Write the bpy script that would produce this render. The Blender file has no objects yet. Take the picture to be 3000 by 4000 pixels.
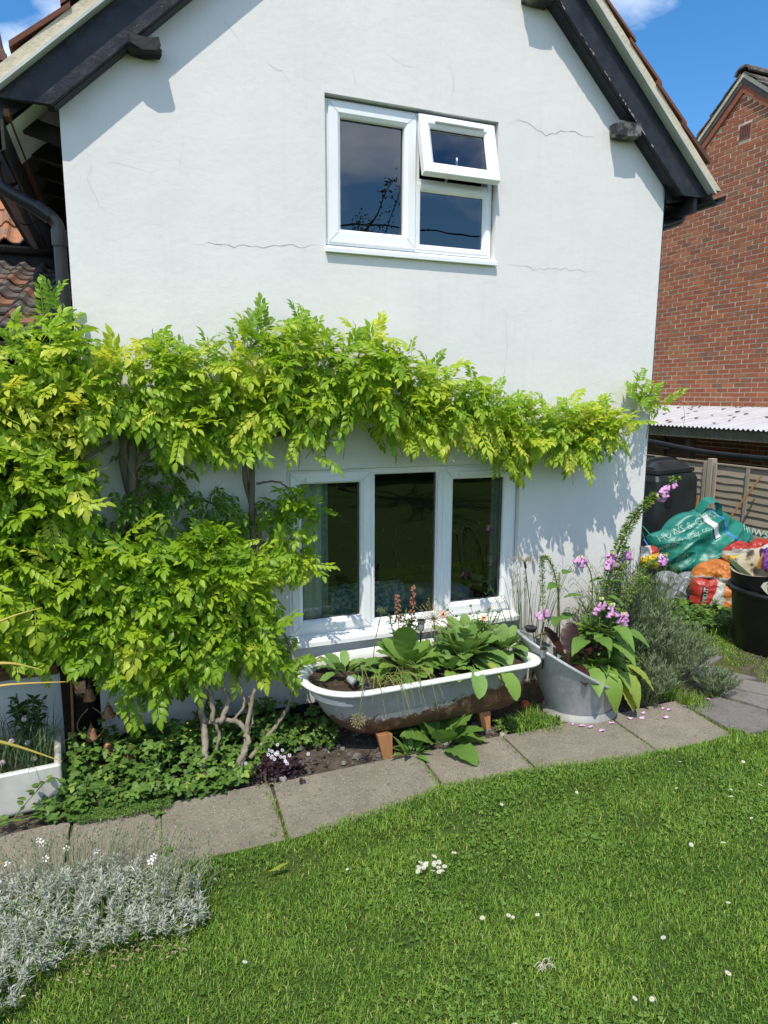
import bpy, math, random
import numpy as np
from mathutils import Vector, Matrix, noise as mnoise
from math import sin, cos, pi, radians as rad, sqrt, atan2, floor

# ---------------------------------------------------------------- camera, sky, sun, exposure
SC = bpy.context.scene
COL = SC.collection
CAM = Vector((0.0, -4.2, 2.15))
_he, _pi, _ro = rad(21.28), rad(9.63), rad(0.262)
_F = Vector((sin(_he)*cos(_pi), cos(_he)*cos(_pi), -sin(_pi)))
_R = Vector((cos(_he), -sin(_he), 0))
_U = _R.cross(_F)
_R, _U = _R*cos(_ro)+_U*sin(_ro), _U*cos(_ro)-_R*sin(_ro)
cd = bpy.data.cameras.new('camera')
cd.sensor_fit = 'HORIZONTAL'; cd.sensor_width = 36.0; cd.lens = 2642/3000*36
cd.clip_start = 0.05; cd.clip_end = 1500
cam = bpy.data.objects.new('camera', cd); COL.objects.link(cam)
cam.matrix_world = Matrix(((_R.x, _U.x, -_F.x, CAM.x), (_R.y, _U.y, -_F.y, CAM.y), (_R.z, _U.z, -_F.z, CAM.z), (0, 0, 0, 1)))
SC.camera = cam

SUN_EL, SUN_AZ = rad(61), rad(211)        # azimuth measured from +Y towards +X
SDIR = Vector((sin(SUN_AZ)*cos(SUN_EL), cos(SUN_AZ)*cos(SUN_EL), sin(SUN_EL)))
ld = bpy.data.lights.new('sun', 'SUN'); ld.energy = 3.0; ld.angle = rad(0.53); ld.color = (1.0, 0.925, 0.79)
sun = bpy.data.objects.new('sun', ld); COL.objects.link(sun)
sun.rotation_euler = SDIR.to_track_quat('Z', 'Y').to_euler(); sun.location = (-6, -10, 20)

W = bpy.data.worlds.new('World'); SC.world = W; W.use_nodes = True
wn, wl = W.node_tree.nodes, W.node_tree.links
wn.clear()
wo = wn.new('ShaderNodeOutputWorld'); wb = wn.new('ShaderNodeBackground'); wb.inputs[1].default_value = 0.15
sk = wn.new('ShaderNodeTexSky'); sk.sky_type = 'NISHITA'; sk.sun_disc = False
sk.sun_elevation = SUN_EL; sk.sun_rotation = SUN_AZ; sk.air_density = 1.0; sk.dust_density = 0.4; sk.ozone_density = 2.0
tc = wn.new('ShaderNodeTexCoord'); mp = wn.new('ShaderNodeMapping'); mp.inputs['Scale'].default_value = (1.0, 1.0, 2.2); mp.inputs['Location'].default_value = (0.0, 0.0, 0.0)
nz = wn.new('ShaderNodeTexNoise'); nz.inputs['Scale'].default_value = 2.6; nz.inputs['Detail'].default_value = 8; nz.inputs['Roughness'].default_value = 0.55
rp = wn.new('ShaderNodeValToRGB'); rp.color_ramp.elements[0].position = 0.465; rp.color_ramp.elements[1].position = 0.69
rp.color_ramp.elements[1].color = (0.9, 0.9, 0.9, 1)
mx = wn.new('ShaderNodeMix'); mx.data_type = 'RGBA'; mx.inputs[7].default_value = (8.6, 8.8, 9.0, 1)
wl.new(tc.outputs['Generated'], mp.inputs[0]); wl.new(mp.outputs[0], nz.inputs['Vector']); wl.new(nz.outputs[0], rp.inputs[0])
wl.new(rp.outputs[0], mx.inputs[0]); hs = wn.new('ShaderNodeHueSaturation'); hs.inputs['Saturation'].default_value = 1.35; hs.inputs['Value'].default_value = 0.9; wl.new(sk.outputs[0], hs.inputs['Color']); wl.new(hs.outputs[0], mx.inputs[6]); wl.new(mx.outputs[2], wb.inputs[0]); wl.new(wb.outputs[0], wo.inputs[0])

SC.view_settings.view_transform = 'Standard'; SC.view_settings.look = 'None'
SC.view_settings.exposure = 0.58; SC.view_settings.gamma = 1.0; SC.view_settings.use_curve_mapping = False
SC.render.engine = 'CYCLES'
SC.cycles.max_bounces = 8; SC.cycles.transparent_max_bounces = 12; SC.cycles.transmission_bounces = 6
SC.cycles.sample_clamp_indirect = 6.0

# ---------------------------------------------------------------- helpers
rng = np.random.default_rng(11)
random.seed(11)
R_ = random.uniform

def mats_list(m): return m if isinstance(m, (list, tuple)) else [m]

def link(o, parent=None):
    COL.objects.link(o)
    if parent is not None:
        o.parent = parent
        if parent.type == 'EMPTY': o.matrix_parent_inverse = Matrix.Translation(-parent.location)
    return o

def tag(o, label=None, cat=None, group=None, kind=None):
    if label: o['label'] = label
    if cat: o['category'] = cat
    if group: o['group'] = group
    if kind: o['kind'] = kind
    return o

def thing(name, loc, label, cat, group=None):
    o = bpy.data.objects.new(name, None); o.empty_display_size = 0.1; o.location = loc
    COL.objects.link(o); return tag(o, label, cat, group)

def fmesh(name, V, faces, mat, tint=None, smooth=False, midx=None):
    """faces: list of integer arrays (n,k)"""
    me = bpy.data.meshes.new(name)
    V = np.ascontiguousarray(V, dtype=np.float32)
    me.vertices.add(len(V)); me.vertices.foreach_set('co', V.ravel())
    fs = [np.asarray(f, dtype=np.int32) for f in faces if len(f)]
    loops = np.concatenate([f.ravel() for f in fs]); tot = np.concatenate([np.full(len(f), f.shape[1], np.int32) for f in fs])
    st = np.concatenate([[0], np.cumsum(tot)[:-1]]).astype(np.int32)
    me.loops.add(len(loops)); me.loops.foreach_set('vertex_index', loops)
    me.polygons.add(len(tot)); me.polygons.foreach_set('loop_start', st)
    if smooth: me.polygons.foreach_set('use_smooth', np.ones(len(tot), bool))
    if midx is not None: me.polygons.foreach_set('material_index', np.asarray(midx, np.int32))
    if tint is not None:
        a = me.attributes.new('tint', 'FLOAT', 'POINT'); a.data.foreach_set('value', np.ascontiguousarray(tint, np.float32))
    me.update(calc_edges=True)
    for m in mats_list(mat): me.materials.append(m)
    return me

def add(name, me, parent=None, loc=None, rotz=None):
    o = bpy.data.objects.new(name, me)
    if loc is not None: o.location = loc
    if rotz is not None: o.rotation_euler = (0, 0, rotz)
    return link(o, parent)

class B:
    """collects shapes, builds one mesh object"""
    def __init__(s): s.v = []; s.f = []; s.m = []; s.t = []
    def put(s, v, f, m=0, t=0.0):
        o = len(s.v); s.v += [tuple(p) for p in v]; s.f += [tuple(i+o for i in q) for q in f]; s.m += [m]*len(f); s.t += [t]*len(v); return s
    def box(s, x0, x1, y0, y1, z0, z1, m=0, t=0.0):
        v = [(x0,y0,z0),(x1,y0,z0),(x1,y1,z0),(x0,y1,z0),(x0,y0,z1),(x1,y0,z1),(x1,y1,z1),(x0,y1,z1)]
        return s.put(v, [(0,3,2,1),(4,5,6,7),(0,1,5,4),(1,2,6,5),(2,3,7,6),(3,0,4,7)], m, t)
    def bar(s, p, q, w, h, up=(0,0,1), m=0, t=0.0, taper=1.0):
        p, q = Vector(p), Vector(q); d = (q-p).normalized(); u = Vector(up)
        a = d.cross(u).normalized(); u = a.cross(d).normalized(); v = []
        for c, k in ((p, 1.0), (q, taper)):
            for i, j in ((-1,-1),(1,-1),(1,1),(-1,1)): v.append(c+a*(i*w/2*k)+u*(j*h/2*k))
        return s.put(v, [(0,1,2,3),(7,6,5,4),(0,4,5,1),(1,5,6,2),(2,6,7,3),(3,7,4,0)], m, t)
    def tube(s, pts, r, n=8, m=0, t=0.0, cap=True):
        pts = [Vector(p) for p in pts]; N = len(pts); rr = r if isinstance(r, (list, tuple)) else [r]*N
        v = []; ref = Vector((0.13, 0.21, 0.97))
        prev = None
        for i, p in enumerate(pts):
            d = (pts[min(i+1, N-1)]-pts[max(i-1, 0)]).normalized()
            a = prev - d*prev.dot(d) if prev is not None else (d.cross(ref) if abs(d.dot(ref)) < .95 else d.cross(Vector((1,0,0))))
            a.normalize(); prev = a; b = d.cross(a)
            for k in range(n): v.append(p+(a*cos(2*pi*k/n)+b*sin(2*pi*k/n))*rr[i])
        f = [(i*n+k, i*n+(k+1) % n, (i+1)*n+(k+1) % n, (i+1)*n+k) for i in range(N-1) for k in range(n)]
        if cap: f += [tuple(range(n-1, -1, -1)), tuple((N-1)*n+k for k in range(n))]
        return s.put(v, f, m, t)
    def loft(s, rings, m=0, t=0.0, caps=(False, False)):
        n = len(rings[0]); v = [p for r in rings for p in r]
        f = [(i*n+k, i*n+(k+1) % n, (i+1)*n+(k+1) % n, (i+1)*n+k) for i in range(len(rings)-1) for k in range(n)]
        if caps[0]: f.append(tuple(range(n-1, -1, -1)))
        if caps[1]: f.append(tuple((len(rings)-1)*n+k for k in range(n)))
        return s.put(v, f, m, t)
    def lathe(s, prof, c=(0,0,0), n=16, m=0, t=0.0, caps=(False, False)):
        return s.loft([[(c[0]+r*cos(2*pi*k/n), c[1]+r*sin(2*pi*k/n), c[2]+z) for k in range(n)] for r, z in prof], m, t, caps)
    def prism(s, poly, z0, z1, m=0, t=0.0, inset=0.0):
        n = len(poly); cx = sum(p[0] for p in poly)/n; cy = sum(p[1] for p in poly)/n
        sh = lambda p: (p[0]+(cx-p[0])*inset, p[1]+(cy-p[1])*inset)
        v = [(x, y, z0) for x, y in poly]+[(x, y, z1-(.006 if inset else 0)) for x, y in poly]
        f = [tuple(range(n-1, -1, -1))]+[(i, (i+1) % n, n+(i+1) % n, n+i) for i in range(n)]
        if inset:
            v += [sh(p)+(z1,) for p in poly]
            f += [(n+i, n+(i+1) % n, 2*n+(i+1) % n, 2*n+i) for i in range(n)]+[tuple(range(2*n, 3*n))]
        else: f.append(tuple(range(n, 2*n)))
        return s.put(v, f, m, t)
    def build(s, name, mat, parent=None, smooth=False, bevel=0.0, loc=None, data=False, auto=None):
        me = bpy.data.meshes.new(name); me.from_pydata(s.v, [], s.f)
        for mm in mats_list(mat): me.materials.append(mm)
        if len(mats_list(mat)) > 1: me.polygons.foreach_set('material_index', s.m)
        if smooth: me.polygons.foreach_set('use_smooth', [True]*len(s.f))
        a = me.attributes.new('tint', 'FLOAT', 'POINT'); a.data.foreach_set('value', s.t)
        me.update()
        if auto: me.shade_smooth() if hasattr(me, 'shade_smooth') else None
        if data: return me
        o = add(name, me, parent, loc)
        if bevel:
            md = o.modifiers.new('bevel', 'BEVEL'); md.width = bevel; md.segments = 2; md.limit_method = 'ANGLE'
        return o

def spline(pts, n=6):
    """Catmull-Rom through pts"""
    P = [Vector(p) for p in pts]; out = []
    for i in range(len(P)-1):
        p0, p1, p2, p3 = P[max(i-1, 0)], P[i], P[i+1], P[min(i+2, len(P)-1)]
        for k in range(n):
            t = k/n
            out.append(0.5*((2*p1)+(p2-p0)*t+(2*p0-5*p1+4*p2-p3)*t*t+(3*p1-p0-3*p2+p3)*t**3))
    out.append(P[-1]); return out

def lerp(a, b, t): return a+(b-a)*t

# leaves ---------------------------------------------------------
def leaf_tpl(L=1.0, Wd=0.4, fold=0.15, droop=0.2, n=4, wave=0.0, shape='ovate', z0=0.0, stalk=0.0, curl=0.0, rib=0.0):
    """one leaf blade along +X, face up +Z; returns verts, quads, tris"""
    V = []; rows = []
    for i in range(n+1):
        t = i/n
        if shape == 'ovate': w = (sin(pi*t**0.72))**0.85*(1-0.25*t)
        elif shape == 'lance': w = sin(pi*t**0.6)**0.9*(1-0.15*t)
        elif shape == 'round': w = sin(pi*min(1, t*0.98+0.01))**0.55
        elif shape == 'obov': w = (sin(pi*(t*.985+.008)**0.95))**0.62*(.86+.14*t)
        elif shape == 'heart': w = (sin(pi*t**0.6))**0.6*(1-0.2*t)
        else: w = max(0.0, min(1, 6*t))*(1-t**3)
        w *= Wd*L/2
        x = t*L*(1-0.25*droop*t); zc = z0-droop*L*t*t
        if i == 0 or i == n:
            rows.append([len(V)]); V.append((x, 0, zc)); continue
        wv = wave*L*sin(i*2.4); rb = rib*L*(1 if i % 2 else -1)
        rows.append([len(V), len(V)+1, len(V)+2])
        V += [(x+.25*w, w, zc+fold*w*2-curl*w+wv+rb), (x, 0, zc), (x+.25*w, -w, zc+fold*w*2-curl*w-wv+rb)]
    Q = []; T = []
    for a, b in zip(rows[:-1], rows[1:]):
        if len(a) == 1 and len(b) == 3: T += [(a[0], b[1], b[0]), (a[0], b[2], b[1])]
        elif len(a) == 3 and len(b) == 3: Q += [(a[0], a[1], b[1], b[0]), (a[1], a[2], b[2], b[1])]
        elif len(b) == 1: T += [(a[0], a[1], b[0]), (a[1], a[2], b[0])]
    V = np.array(V, float)
    if stalk:
        V[:, 0] += stalk*L; k = len(V); s = 0.012*L
        V = np.vstack([V, [(0, s, 0), (0, -s, 0), (stalk*L, -s, z0), (stalk*L, s, z0)]]); Q.append((k, k+1, k+2, k+3))
    return V, np.array(Q, int).reshape(-1, 4), np.array(T, int).reshape(-1, 3)

def frames(d, up):
    d = np.asarray(d, float); up = np.asarray(up, float)
    X = d/np.linalg.norm(d, axis=1, keepdims=True)
    Z = up-(up*X).sum(1, keepdims=True)*X; Z /= np.linalg.norm(Z, axis=1, keepdims=True)+1e-9
    return np.stack([X, np.cross(Z, X), Z], axis=2)

def scatter(tpl, pos, R, sc, tint):
    """copies of a template at pos with frames R -> V, quads, tris, tint"""
    V, Q, T = tpl; n = len(pos); k = len(V); sc = np.broadcast_to(np.asarray(sc, float).reshape(-1, 1, 1) if np.ndim(sc) else sc, (n, 1, 1))
    VV = np.einsum('nij,kj->nki', R, V)*sc+np.asarray(pos)[:, None, :]
    off = (np.arange(n)*k)[:, None, None]
    return VV.reshape(-1, 3), (Q[None]+off).reshape(-1, 4), (T[None]+off).reshape(-1, 3), np.repeat(np.broadcast_to(tint, (n,)), k)

def merge(parts):
    Vs, Qs, Ts, ts = [], [], [], []; o = 0
    for V, Q, T, t in parts:
        Vs.append(V); Qs.append(Q+o); Ts.append(T+o); ts.append(np.broadcast_to(t, (len(V),))); o += len(V)
    return np.vstack(Vs), np.vstack(Qs), np.vstack(Ts), np.concatenate(ts)

def leafmesh(name, parts, mat, parent=None, smooth=True, data=False):
    V, Q, T, t = merge(parts); me = fmesh(name, V, [Q, T], mat, t, smooth)
    return me if data else add(name, me, parent)

def rdir(n, az0, az1, el0, el1):
    az = rng.uniform(az0, az1, n); el = rng.uniform(el0, el1, n)
    return np.stack([np.cos(az)*np.cos(el), np.sin(az)*np.cos(el), np.sin(el)], 1)

def one_leaf(parent, base, az, el, tpl, scale, mat, tint=0.5, roll=0.0, name='leaf', up=None):
    d = np.array([[cos(az)*cos(el), sin(az)*cos(el), sin(el)]])
    u = np.array([up if up is not None else (-cos(az)*sin(el)+R_(-.2, .2)+roll*sin(az), -sin(az)*sin(el)+R_(-.2, .2)-roll*cos(az), cos(el)+.05)])
    V, Q, T, t = scatter(tpl, np.array([base]), frames(d, u), scale, tint)
    return add(name, fmesh(name, V, [Q, T], mat, t, True), parent)

def in_poly(x, z, poly):
    x = np.asarray(x); z = np.asarray(z); c = np.zeros(x.shape, bool); n = len(poly)
    for i in range(n):
        x1, z1 = poly[i]; x2, z2 = poly[i-1]
        m = ((z1 > z) != (z2 > z)) & (x < (x2-x1)*(z-z1)/(z2-z1+1e-12)+x1); c ^= m
    return c

def poly_sample(poly, n):
    p = np.array(poly); lo, hi = p.min(0), p.max(0); out = np.zeros((0, 2))
    while len(out) < n:
        q = rng.uniform(lo, hi, (n*2, 2)); out = np.vstack([out, q[in_poly(q[:, 0], q[:, 1], poly)]])
    return out[:n]

# materials -------------------------------------------------------
class NT:
    def __init__(s, name):
        s.mat = bpy.data.materials.new(name); s.mat.use_nodes = True; s.n = s.mat.node_tree.nodes; s.l = s.mat.node_tree.links
        s.n.clear(); s.out = s.n.new('ShaderNodeOutputMaterial')
    def new(s, t, **k):
        x = s.n.new('ShaderNode'+t)
        for a, b in k.items(): setattr(x, a, b)
        return x
    def coord(s, scale=(1, 1, 1), kind='Object', rot=(0, 0, 0)):
        c = s.new('TexCoord'); m = s.new('Mapping'); m.inputs['Scale'].default_value = scale; m.inputs['Rotation'].default_value = rot
        s.l.new(c.outputs[kind], m.inputs[0]); return m.outputs[0]
    def noise(s, vec, scale, detail=5, rough=.55, dist=0.0):
        x = s.new('TexNoise'); x.inputs['Scale'].default_value = scale; x.inputs['Detail'].default_value = detail
        x.inputs['Roughness'].default_value = rough; x.inputs['Distortion'].default_value = dist
        if vec is not None: s.l.new(vec, x.inputs['Vector'])
        return x.outputs[0]
    def ramp(s, fac, stops, interp='LINEAR'):
        r = s.new('ValToRGB'); cr = r.color_ramp; cr.interpolation = interp
        while len(cr.elements) < len(stops): cr.elements.new(0.5)
        for e, (p, c) in zip(cr.elements, stops): e.position = p; e.color = (c, c, c, 1) if not isinstance(c, (tuple, list)) else tuple(c)+(1,)
        s.l.new(fac, r.inputs[0]); return r.outputs[0]
    def mix(s, fac, a, b, mode='MIX'):
        m = s.new('Mix', data_type='RGBA', blend_type=mode)
        for i, x in ((0, fac), (6, a), (7, b)):
            if isinstance(x, (int, float)): m.inputs[i].default_value = x
            elif isinstance(x, tuple): m.inputs[i].default_value = x+(1,)
            else: s.l.new(x, m.inputs[i])
        return m.outputs[2]
    def math(s, op, a, b=0.0, clamp=False):
        m = s.new('Math', operation=op); m.use_clamp = clamp
        for i, x in ((0, a), (1, b)):
            if isinstance(x, (int, float)): m.inputs[i].default_value = x
            else: s.l.new(x, m.inputs[i])
        return m.outputs[0]
    def attr(s, name='tint'):
        a = s.new('Attribute', attribute_name=name); return a.outputs['Fac']
    def rand(s):
        """per piece: object random + tint attribute, wrapped to 0..1"""
        o = s.new('ObjectInfo'); return s.math('FRACT', s.math('ADD', o.outputs['Random'], s.attr()))
    def bump(s, h, strength=.3, dist=.01, nrm=None):
        b = s.new('Bump'); b.inputs['Strength'].default_value = strength; b.inputs['Distance'].default_value = dist
        s.l.new(h, b.inputs['Height'])
        if nrm is not None: s.l.new(nrm, b.inputs['Normal'])
        return b.outputs[0]
    def bsdf(s, col, rough=.6, metal=0.0, spec=.5, nrm=None, **k):
        p = s.new('BsdfPrincipled')
        for key, x in (('Base Color', col), ('Roughness', rough), ('Metallic', metal), ('Specular IOR Level', spec)):
            if isinstance(x, (int, float)): p.inputs[key].default_value = x
            elif isinstance(x, tuple): p.inputs[key].default_value = x+(1,)
            else: s.l.new(x, p.inputs[key])
        if nrm is not None: s.l.new(nrm, p.inputs['Normal'])
        s.l.new(p.outputs[0], s.out.inputs[0]); return p

def M(name, c1, c2=None, scale=6, rough=.6, bump=0.0, bscale=60, spec=.5, metal=0.0, lo=.35, hi=.65, stretch=(1, 1, 1), detail=6, bdist=.005):
    t = NT(name); v = t.coord(stretch); c2 = c2 or tuple(x*.8 for x in c1)
    col = t.mix(t.ramp(t.noise(v, scale, detail), [(lo, 0.0), (hi, 1.0)]), c1, c2)
    nr = t.bump(t.noise(v, bscale, 5), bump, bdist) if bump else None
    t.bsdf(col, rough, metal, spec, nr); return t.mat

def LEAF(name, stops, rough=.45, trans=.35, spec=.35, vein=0.25, tcol=None):
    """leaf: colour from the tint attribute, thin and translucent"""
    t = NT(name); a = t.attr(); v = t.coord()
    a2 = t.math('ADD', a, t.math('MULTIPLY', t.math('SUBTRACT', t.noise(v, 45, 3), .5), vein))
    col = t.ramp(a2, stops)
    p = t.bsdf(col, rough, 0, spec)
    tr = t.new('BsdfTranslucent'); ms = t.new('MixShader'); ms.inputs[0].default_value = trans
    t.l.new(t.mix(0.5, col, t.mix(1.0, col, (1.5, 1.35, 0.5), 'MULTIPLY')), tr.inputs[0])
    t.l.new(p.outputs[0], ms.inputs[1]); t.l.new(tr.outputs[0], ms.inputs[2]); t.l.new(ms.outputs[0], t.out.inputs[0])
    return t.mat
# ---------------------------------------------------------------- materials
def wall_mat():
    t = NT('painted_render'); v = t.coord()
    big = t.noise(v, 1.1, 4); streak = t.noise(t.coord((9, 9, .55)), 2.2, 5); fine = t.noise(v, 26, 5)
    c = t.mix(t.ramp(big, [(.35, 0.0), (.7, 1.0)]), (.77, .75, .72), (.715, .70, .68))
    c = t.mix(t.ramp(streak, [(.52, 0.0), (.8, .26)]), c, (.60, .60, .58))
    c = t.mix(t.ramp(t.noise(v, 7, 6, .7), [(.62, 0.0), (.75, .16)]), c, (.62, .58, .48))
    sep = t.new('SeparateXYZ'); t.l.new(v, sep.inputs[0])
    low = t.math('ADD', sep.outputs[2], t.math('MULTIPLY', t.noise(v, 9, 6, .7), .35))
    c = t.mix(t.ramp(low, [(.14, .75), (.42, 0.0)]), c, (.36, .34, .27))
    h = t.math('ADD', t.math('MULTIPLY', t.noise(v, 2.4, 3), 1.5), t.math('ADD', t.math('MULTIPLY', fine, .34), t.math('MULTIPLY', t.noise(v, 120, 4, .7), .14)))
    t.bsdf(c, .72, 0, .3, t.bump(h, .42, .012)); return t.mat

def glass_mat():
    t = NT('window_glass'); fr = t.new('Fresnel'); fr.inputs[0].default_value = 1.5
    nr = t.bump(t.noise(t.coord(), 3.0, 1), .12, .01); t.l.new(nr, fr.inputs['Normal'])
    g = t.new('BsdfGlossy'); g.inputs['Roughness'].default_value = 0.0; t.l.new(nr, g.inputs['Normal'])
    g.inputs['Color'].default_value = (.95, .98, 1, 1)
    tr = t.new('BsdfTransparent'); tr.inputs[0].default_value = (.80, .86, .84, 1)
    ms = t.new('MixShader'); t.l.new(t.math('MULTIPLY', fr.outputs[0], 2.8, True), ms.inputs[0])
    t.l.new(tr.outputs[0], ms.inputs[1]); t.l.new(g.outputs[0], ms.inputs[2]); t.l.new(ms.outputs[0], t.out.inputs[0]); return t.mat

def piece_mat(name, stops, rough=.8, scale=14, blot=(.3, .3, .28), blotamt=.35, bump=.5, bscale=90, lo=.55, hi=.75, spec=.3):
    t = NT(name); v = t.coord(); r = t.rand()
    c = t.ramp(r, stops)
    c = t.mix(t.math('MULTIPLY', t.ramp(t.noise(v, scale, 6, .65), [(lo, 0.0), (hi, 1.0)]), blotamt), c, blot)
    c = t.mix(t.ramp(t.noise(v, scale*5, 4), [(.3, .25), (.6, 0.0)]), c, tuple(x*.35 for x in blot))
    t.bsdf(c, rough, 0, spec, t.bump(t.noise(v, bscale, 6, .7), bump, .004)); return t.mat

def wood_mat(name, a, b, axis=2, scale=3, rough=.8, spec=.2, knots=0.0):
    t = NT(name); s = [14, 14, 14]; s[axis] = .8
    v = t.coord(tuple(s)); n = t.noise(v, scale, 7, .65, .4)
    c = t.mix(t.ramp(n, [(.3, 0.0), (.72, 1.0)]), a, b)
    c = t.mix(t.math('MULTIPLY', t.rand(), .5), c, tuple(x*.55 for x in a))
    c = t.mix(t.ramp(t.noise(t.coord(), 3.5, 4), [(.5, 0.0), (.72, .5)]), c, (a[0]*.55, a[1]*.6, a[2]*.45))
    t.bsdf(c, rough, 0, spec, t.bump(n, .5, .004)); return t.mat

WALL = wall_mat(); GLASS = glass_mat()
UPVC = M('white_upvc', (.86, .87, .87), (.80, .82, .82), 3, .32, .04, 30, .5)
BLACKP = M('black_gloss_paint', (.008, .009, .013), (.024, .026, .034), 9, .42, .8, 16, .35, bdist=.012)
BLACKW = M('black_weathered_timber', (.012, .012, .014), (.035, .032, .03), 7, .6, .7, 40, .3)
BLACKPL = M('black_plastic', (.010, .011, .013), (.022, .024, .027), 6, .38, .15, 60, .45)
MORTARV = M('cream_verge_mortar', (.66, .58, .43), (.52, .46, .34), 9, .85, .5, 45, .2, bdist=.01)
CLOAK = M('pale_undercloak', (.55, .57, .55), (.44, .46, .45), 6, .7, .2, 40)
FLAKE = M('flaked_paint_wood', (.38, .35, .30), (.22, .2, .18), 30, .8, .5, 80)
BROWNW = wood_mat('brown_batten', (.22, .10, .05), (.12, .055, .03), 1)
TILER = piece_mat('red_roof_tile', [(0, (.16, .055, .035)), (.5, (.22, .085, .05)), (1, (.12, .06, .045))], .75, 12, (.10, .09, .07), .5)
TILEO = piece_mat('orange_roof_tile', [(0, (.33, .13, .06)), (.45, (.42, .18, .085)), (.8, (.30, .14, .08)), (1, (.15, .11, .10))], .8, 9, (.16, .14, .12), .75, .6, 60, .48, .66)
TILED = piece_mat('dark_roof_tile', [(0, (.075, .062, .058)), (.5, (.12, .10, .09)), (.75, (.06, .055, .055)), (.9, (.24, .11, .06)), (1, (.26, .12, .07))], .8, 16, (.33, .31, .27), .55, .6, 70, .5, .68)
MOSS = M('moss', (.055, .075, .02), (.11, .10, .03), 20, .95, .8, 90, .1, bdist=.01)
BRICK = piece_mat('red_brick', [(0, (.33, .100, .052)), (.3, (.39, .125, .060)), (.55, (.27, .095, .056)), (.75, (.46, .155, .068)), (.9, (.33, .155, .074)), (1, (.21, .095, .072))], .9, 11, (.36, .22, .16), .45, .6, 80, .5, .75, .1)
MORTAR = M('pale_mortar', (.74, .61, .43), (.60, .49, .35), 18, .9, .6, 70, .1)
CONC = None
def slab_mat():
    t = NT('concrete_slab'); v = t.coord()
    c = t.mix(t.ramp(t.noise(v, 5, 6, .6), [(.3, 0.0), (.7, 1.0)]), (.275, .243, .19), (.19, .167, .132))
    c = t.mix(t.math('MULTIPLY', t.rand(), .30), c, (.17, .155, .125))
    vo = t.new('TexVoronoi'); vo.inputs['Scale'].default_value = 85; t.l.new(v, vo.inputs['Vector'])
    sp = t.ramp(vo.outputs['Distance'], [(.12, 1.0), (.28, 0.0)])
    rc = t.new('SeparateColor'); t.l.new(vo.outputs['Color'], rc.inputs[0])
    c = t.mix(t.math('MULTIPLY', sp, t.ramp(rc.outputs[0], [(.30, 0.0), (.75, 1.0)])), c, (.60, .55, .44))
    c = t.mix(t.ramp(t.noise(v, 60, 5, .7), [(.54, 0.0), (.66, .75)]), c, (.085, .078, .066))
    c = t.mix(t.ramp(t.noise(v, 15, 5, .7), [(.58, 0.0), (.70, .5)]), c, (.10, .095, .08))
    c = t.mix(t.ramp(t.noise(v, 2.2, 5, .6), [(.55, 0.0), (.75, .35)]), c, (.09, .095, .05))
    h = t.math('ADD', t.noise(v, 160, 4), t.math('MULTIPLY', sp, .7))
    t.bsdf(c, .9, 0, .2, t.bump(h, .6, .004)); return t.mat
SLAB = slab_mat()
SLATE = piece_mat('grey_flagstone', [(0, (.16, .15, .145)), (.5, (.20, .185, .17)), (1, (.135, .13, .13))], .75, 7, (.10, .09, .07), .6, .5, 40, .5, .7)
SOIL = M('soil', (.055, .040, .028), (.11, .08, .058), 30, .95, 1.0, 120, .1, bdist=.02)
BEDSOIL = M('bed_soil', (.07, .055, .042), (.135, .11, .088), 16, .95, 1.0, 70, .1, bdist=.02)
GROUND = M('ground_soil', (.06, .075, .028), (.045, .05, .025), 3, .95, .3, 20, .1)
LAWNB = M('lawn_base', (.045, .085, .016), (.06, .085, .022), 6, .95, .8, 60, .1, bdist=.02)
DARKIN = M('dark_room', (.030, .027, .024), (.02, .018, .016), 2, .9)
WHITEW = M('white_painted_wall', (.74, .76, .75), (.60, .62, .60), 4, .8, .4, 30, .3)

# ---------------------------------------------------------------- ground, lawn, path
gb = B(); gb.put([(-200, -200, -.05), (200, -200, -.05), (200, 200, -.05), (-200, 200, -.05)], [(0, 1, 2, 3)])
tag(gb.build('ground', GROUND), kind='structure')
EDGE = [(-1.6, -1.27), (0.17, -1.25), (0.42, -1.27), (0.65, -1.28), (1.02, -1.21), (1.30, -1.16), (1.56, -1.12), (1.97, -1.12), (2.38, -1.17), (2.92, -1.25), (3.5, -1.27), (3.62, -1.20)]
def edge_y(x):
    return np.interp(x, [p[0] for p in EDGE], [p[1] for p in EDGE])
def grid_sheet(name, x0, x1, y0, y1, nx, ny, zf, mat, keep=None):
    xs = np.linspace(x0, x1, nx+1); ys = np.linspace(y0, y1, ny+1); X, Y = np.meshgrid(xs, ys)
    V = np.stack([X.ravel(), Y.ravel(), np.vectorize(zf)(X, Y).ravel()], 1)
    i = np.arange(nx*ny); r, c = i//nx, i % nx; a = r*(nx+1)+c
    F = np.stack([a, a+1, a+nx+2, a+nx+1], 1)
    if keep is not None:
        cx = (xs[:-1]+xs[1:])/2; cy = (ys[:-1]+ys[1:])/2; F = F[keep(cx[c], cy[r])]
    return add(name, fmesh(name, V, [F], mat, smooth=True))
def lawn_z(x, y):
    k = min(1, max(0, (y+1.45)/.10)) if x < 3.66 else 0          # turf creeps up over the slab edge
    return lerp(.012*mnoise.noise(Vector((x*1.3, y*1.3, 0)))-.004, .034, k)
tag(grid_sheet('lawn', -14, 12, -16, 6, 104, 88, lambda x, y: lawn_z(x, y)-.012, LAWNB, lambda x, y: ((y < -1.25) | (x > 3.7))), kind='structure')
eb = B(); ex = np.linspace(-1.6, 3.62, 160); ev = []
for x in ex:
    ey = float(edge_y(x))+.010*sin(x*9)+.012*mnoise.noise(Vector((x*14, 0, 3)))-.006
    ev += [(x, ey, .010), (x, ey-.015, .0195), (x, min(ey-.02, -1.315), .0195), (x, -1.37, -.020)]
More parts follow.
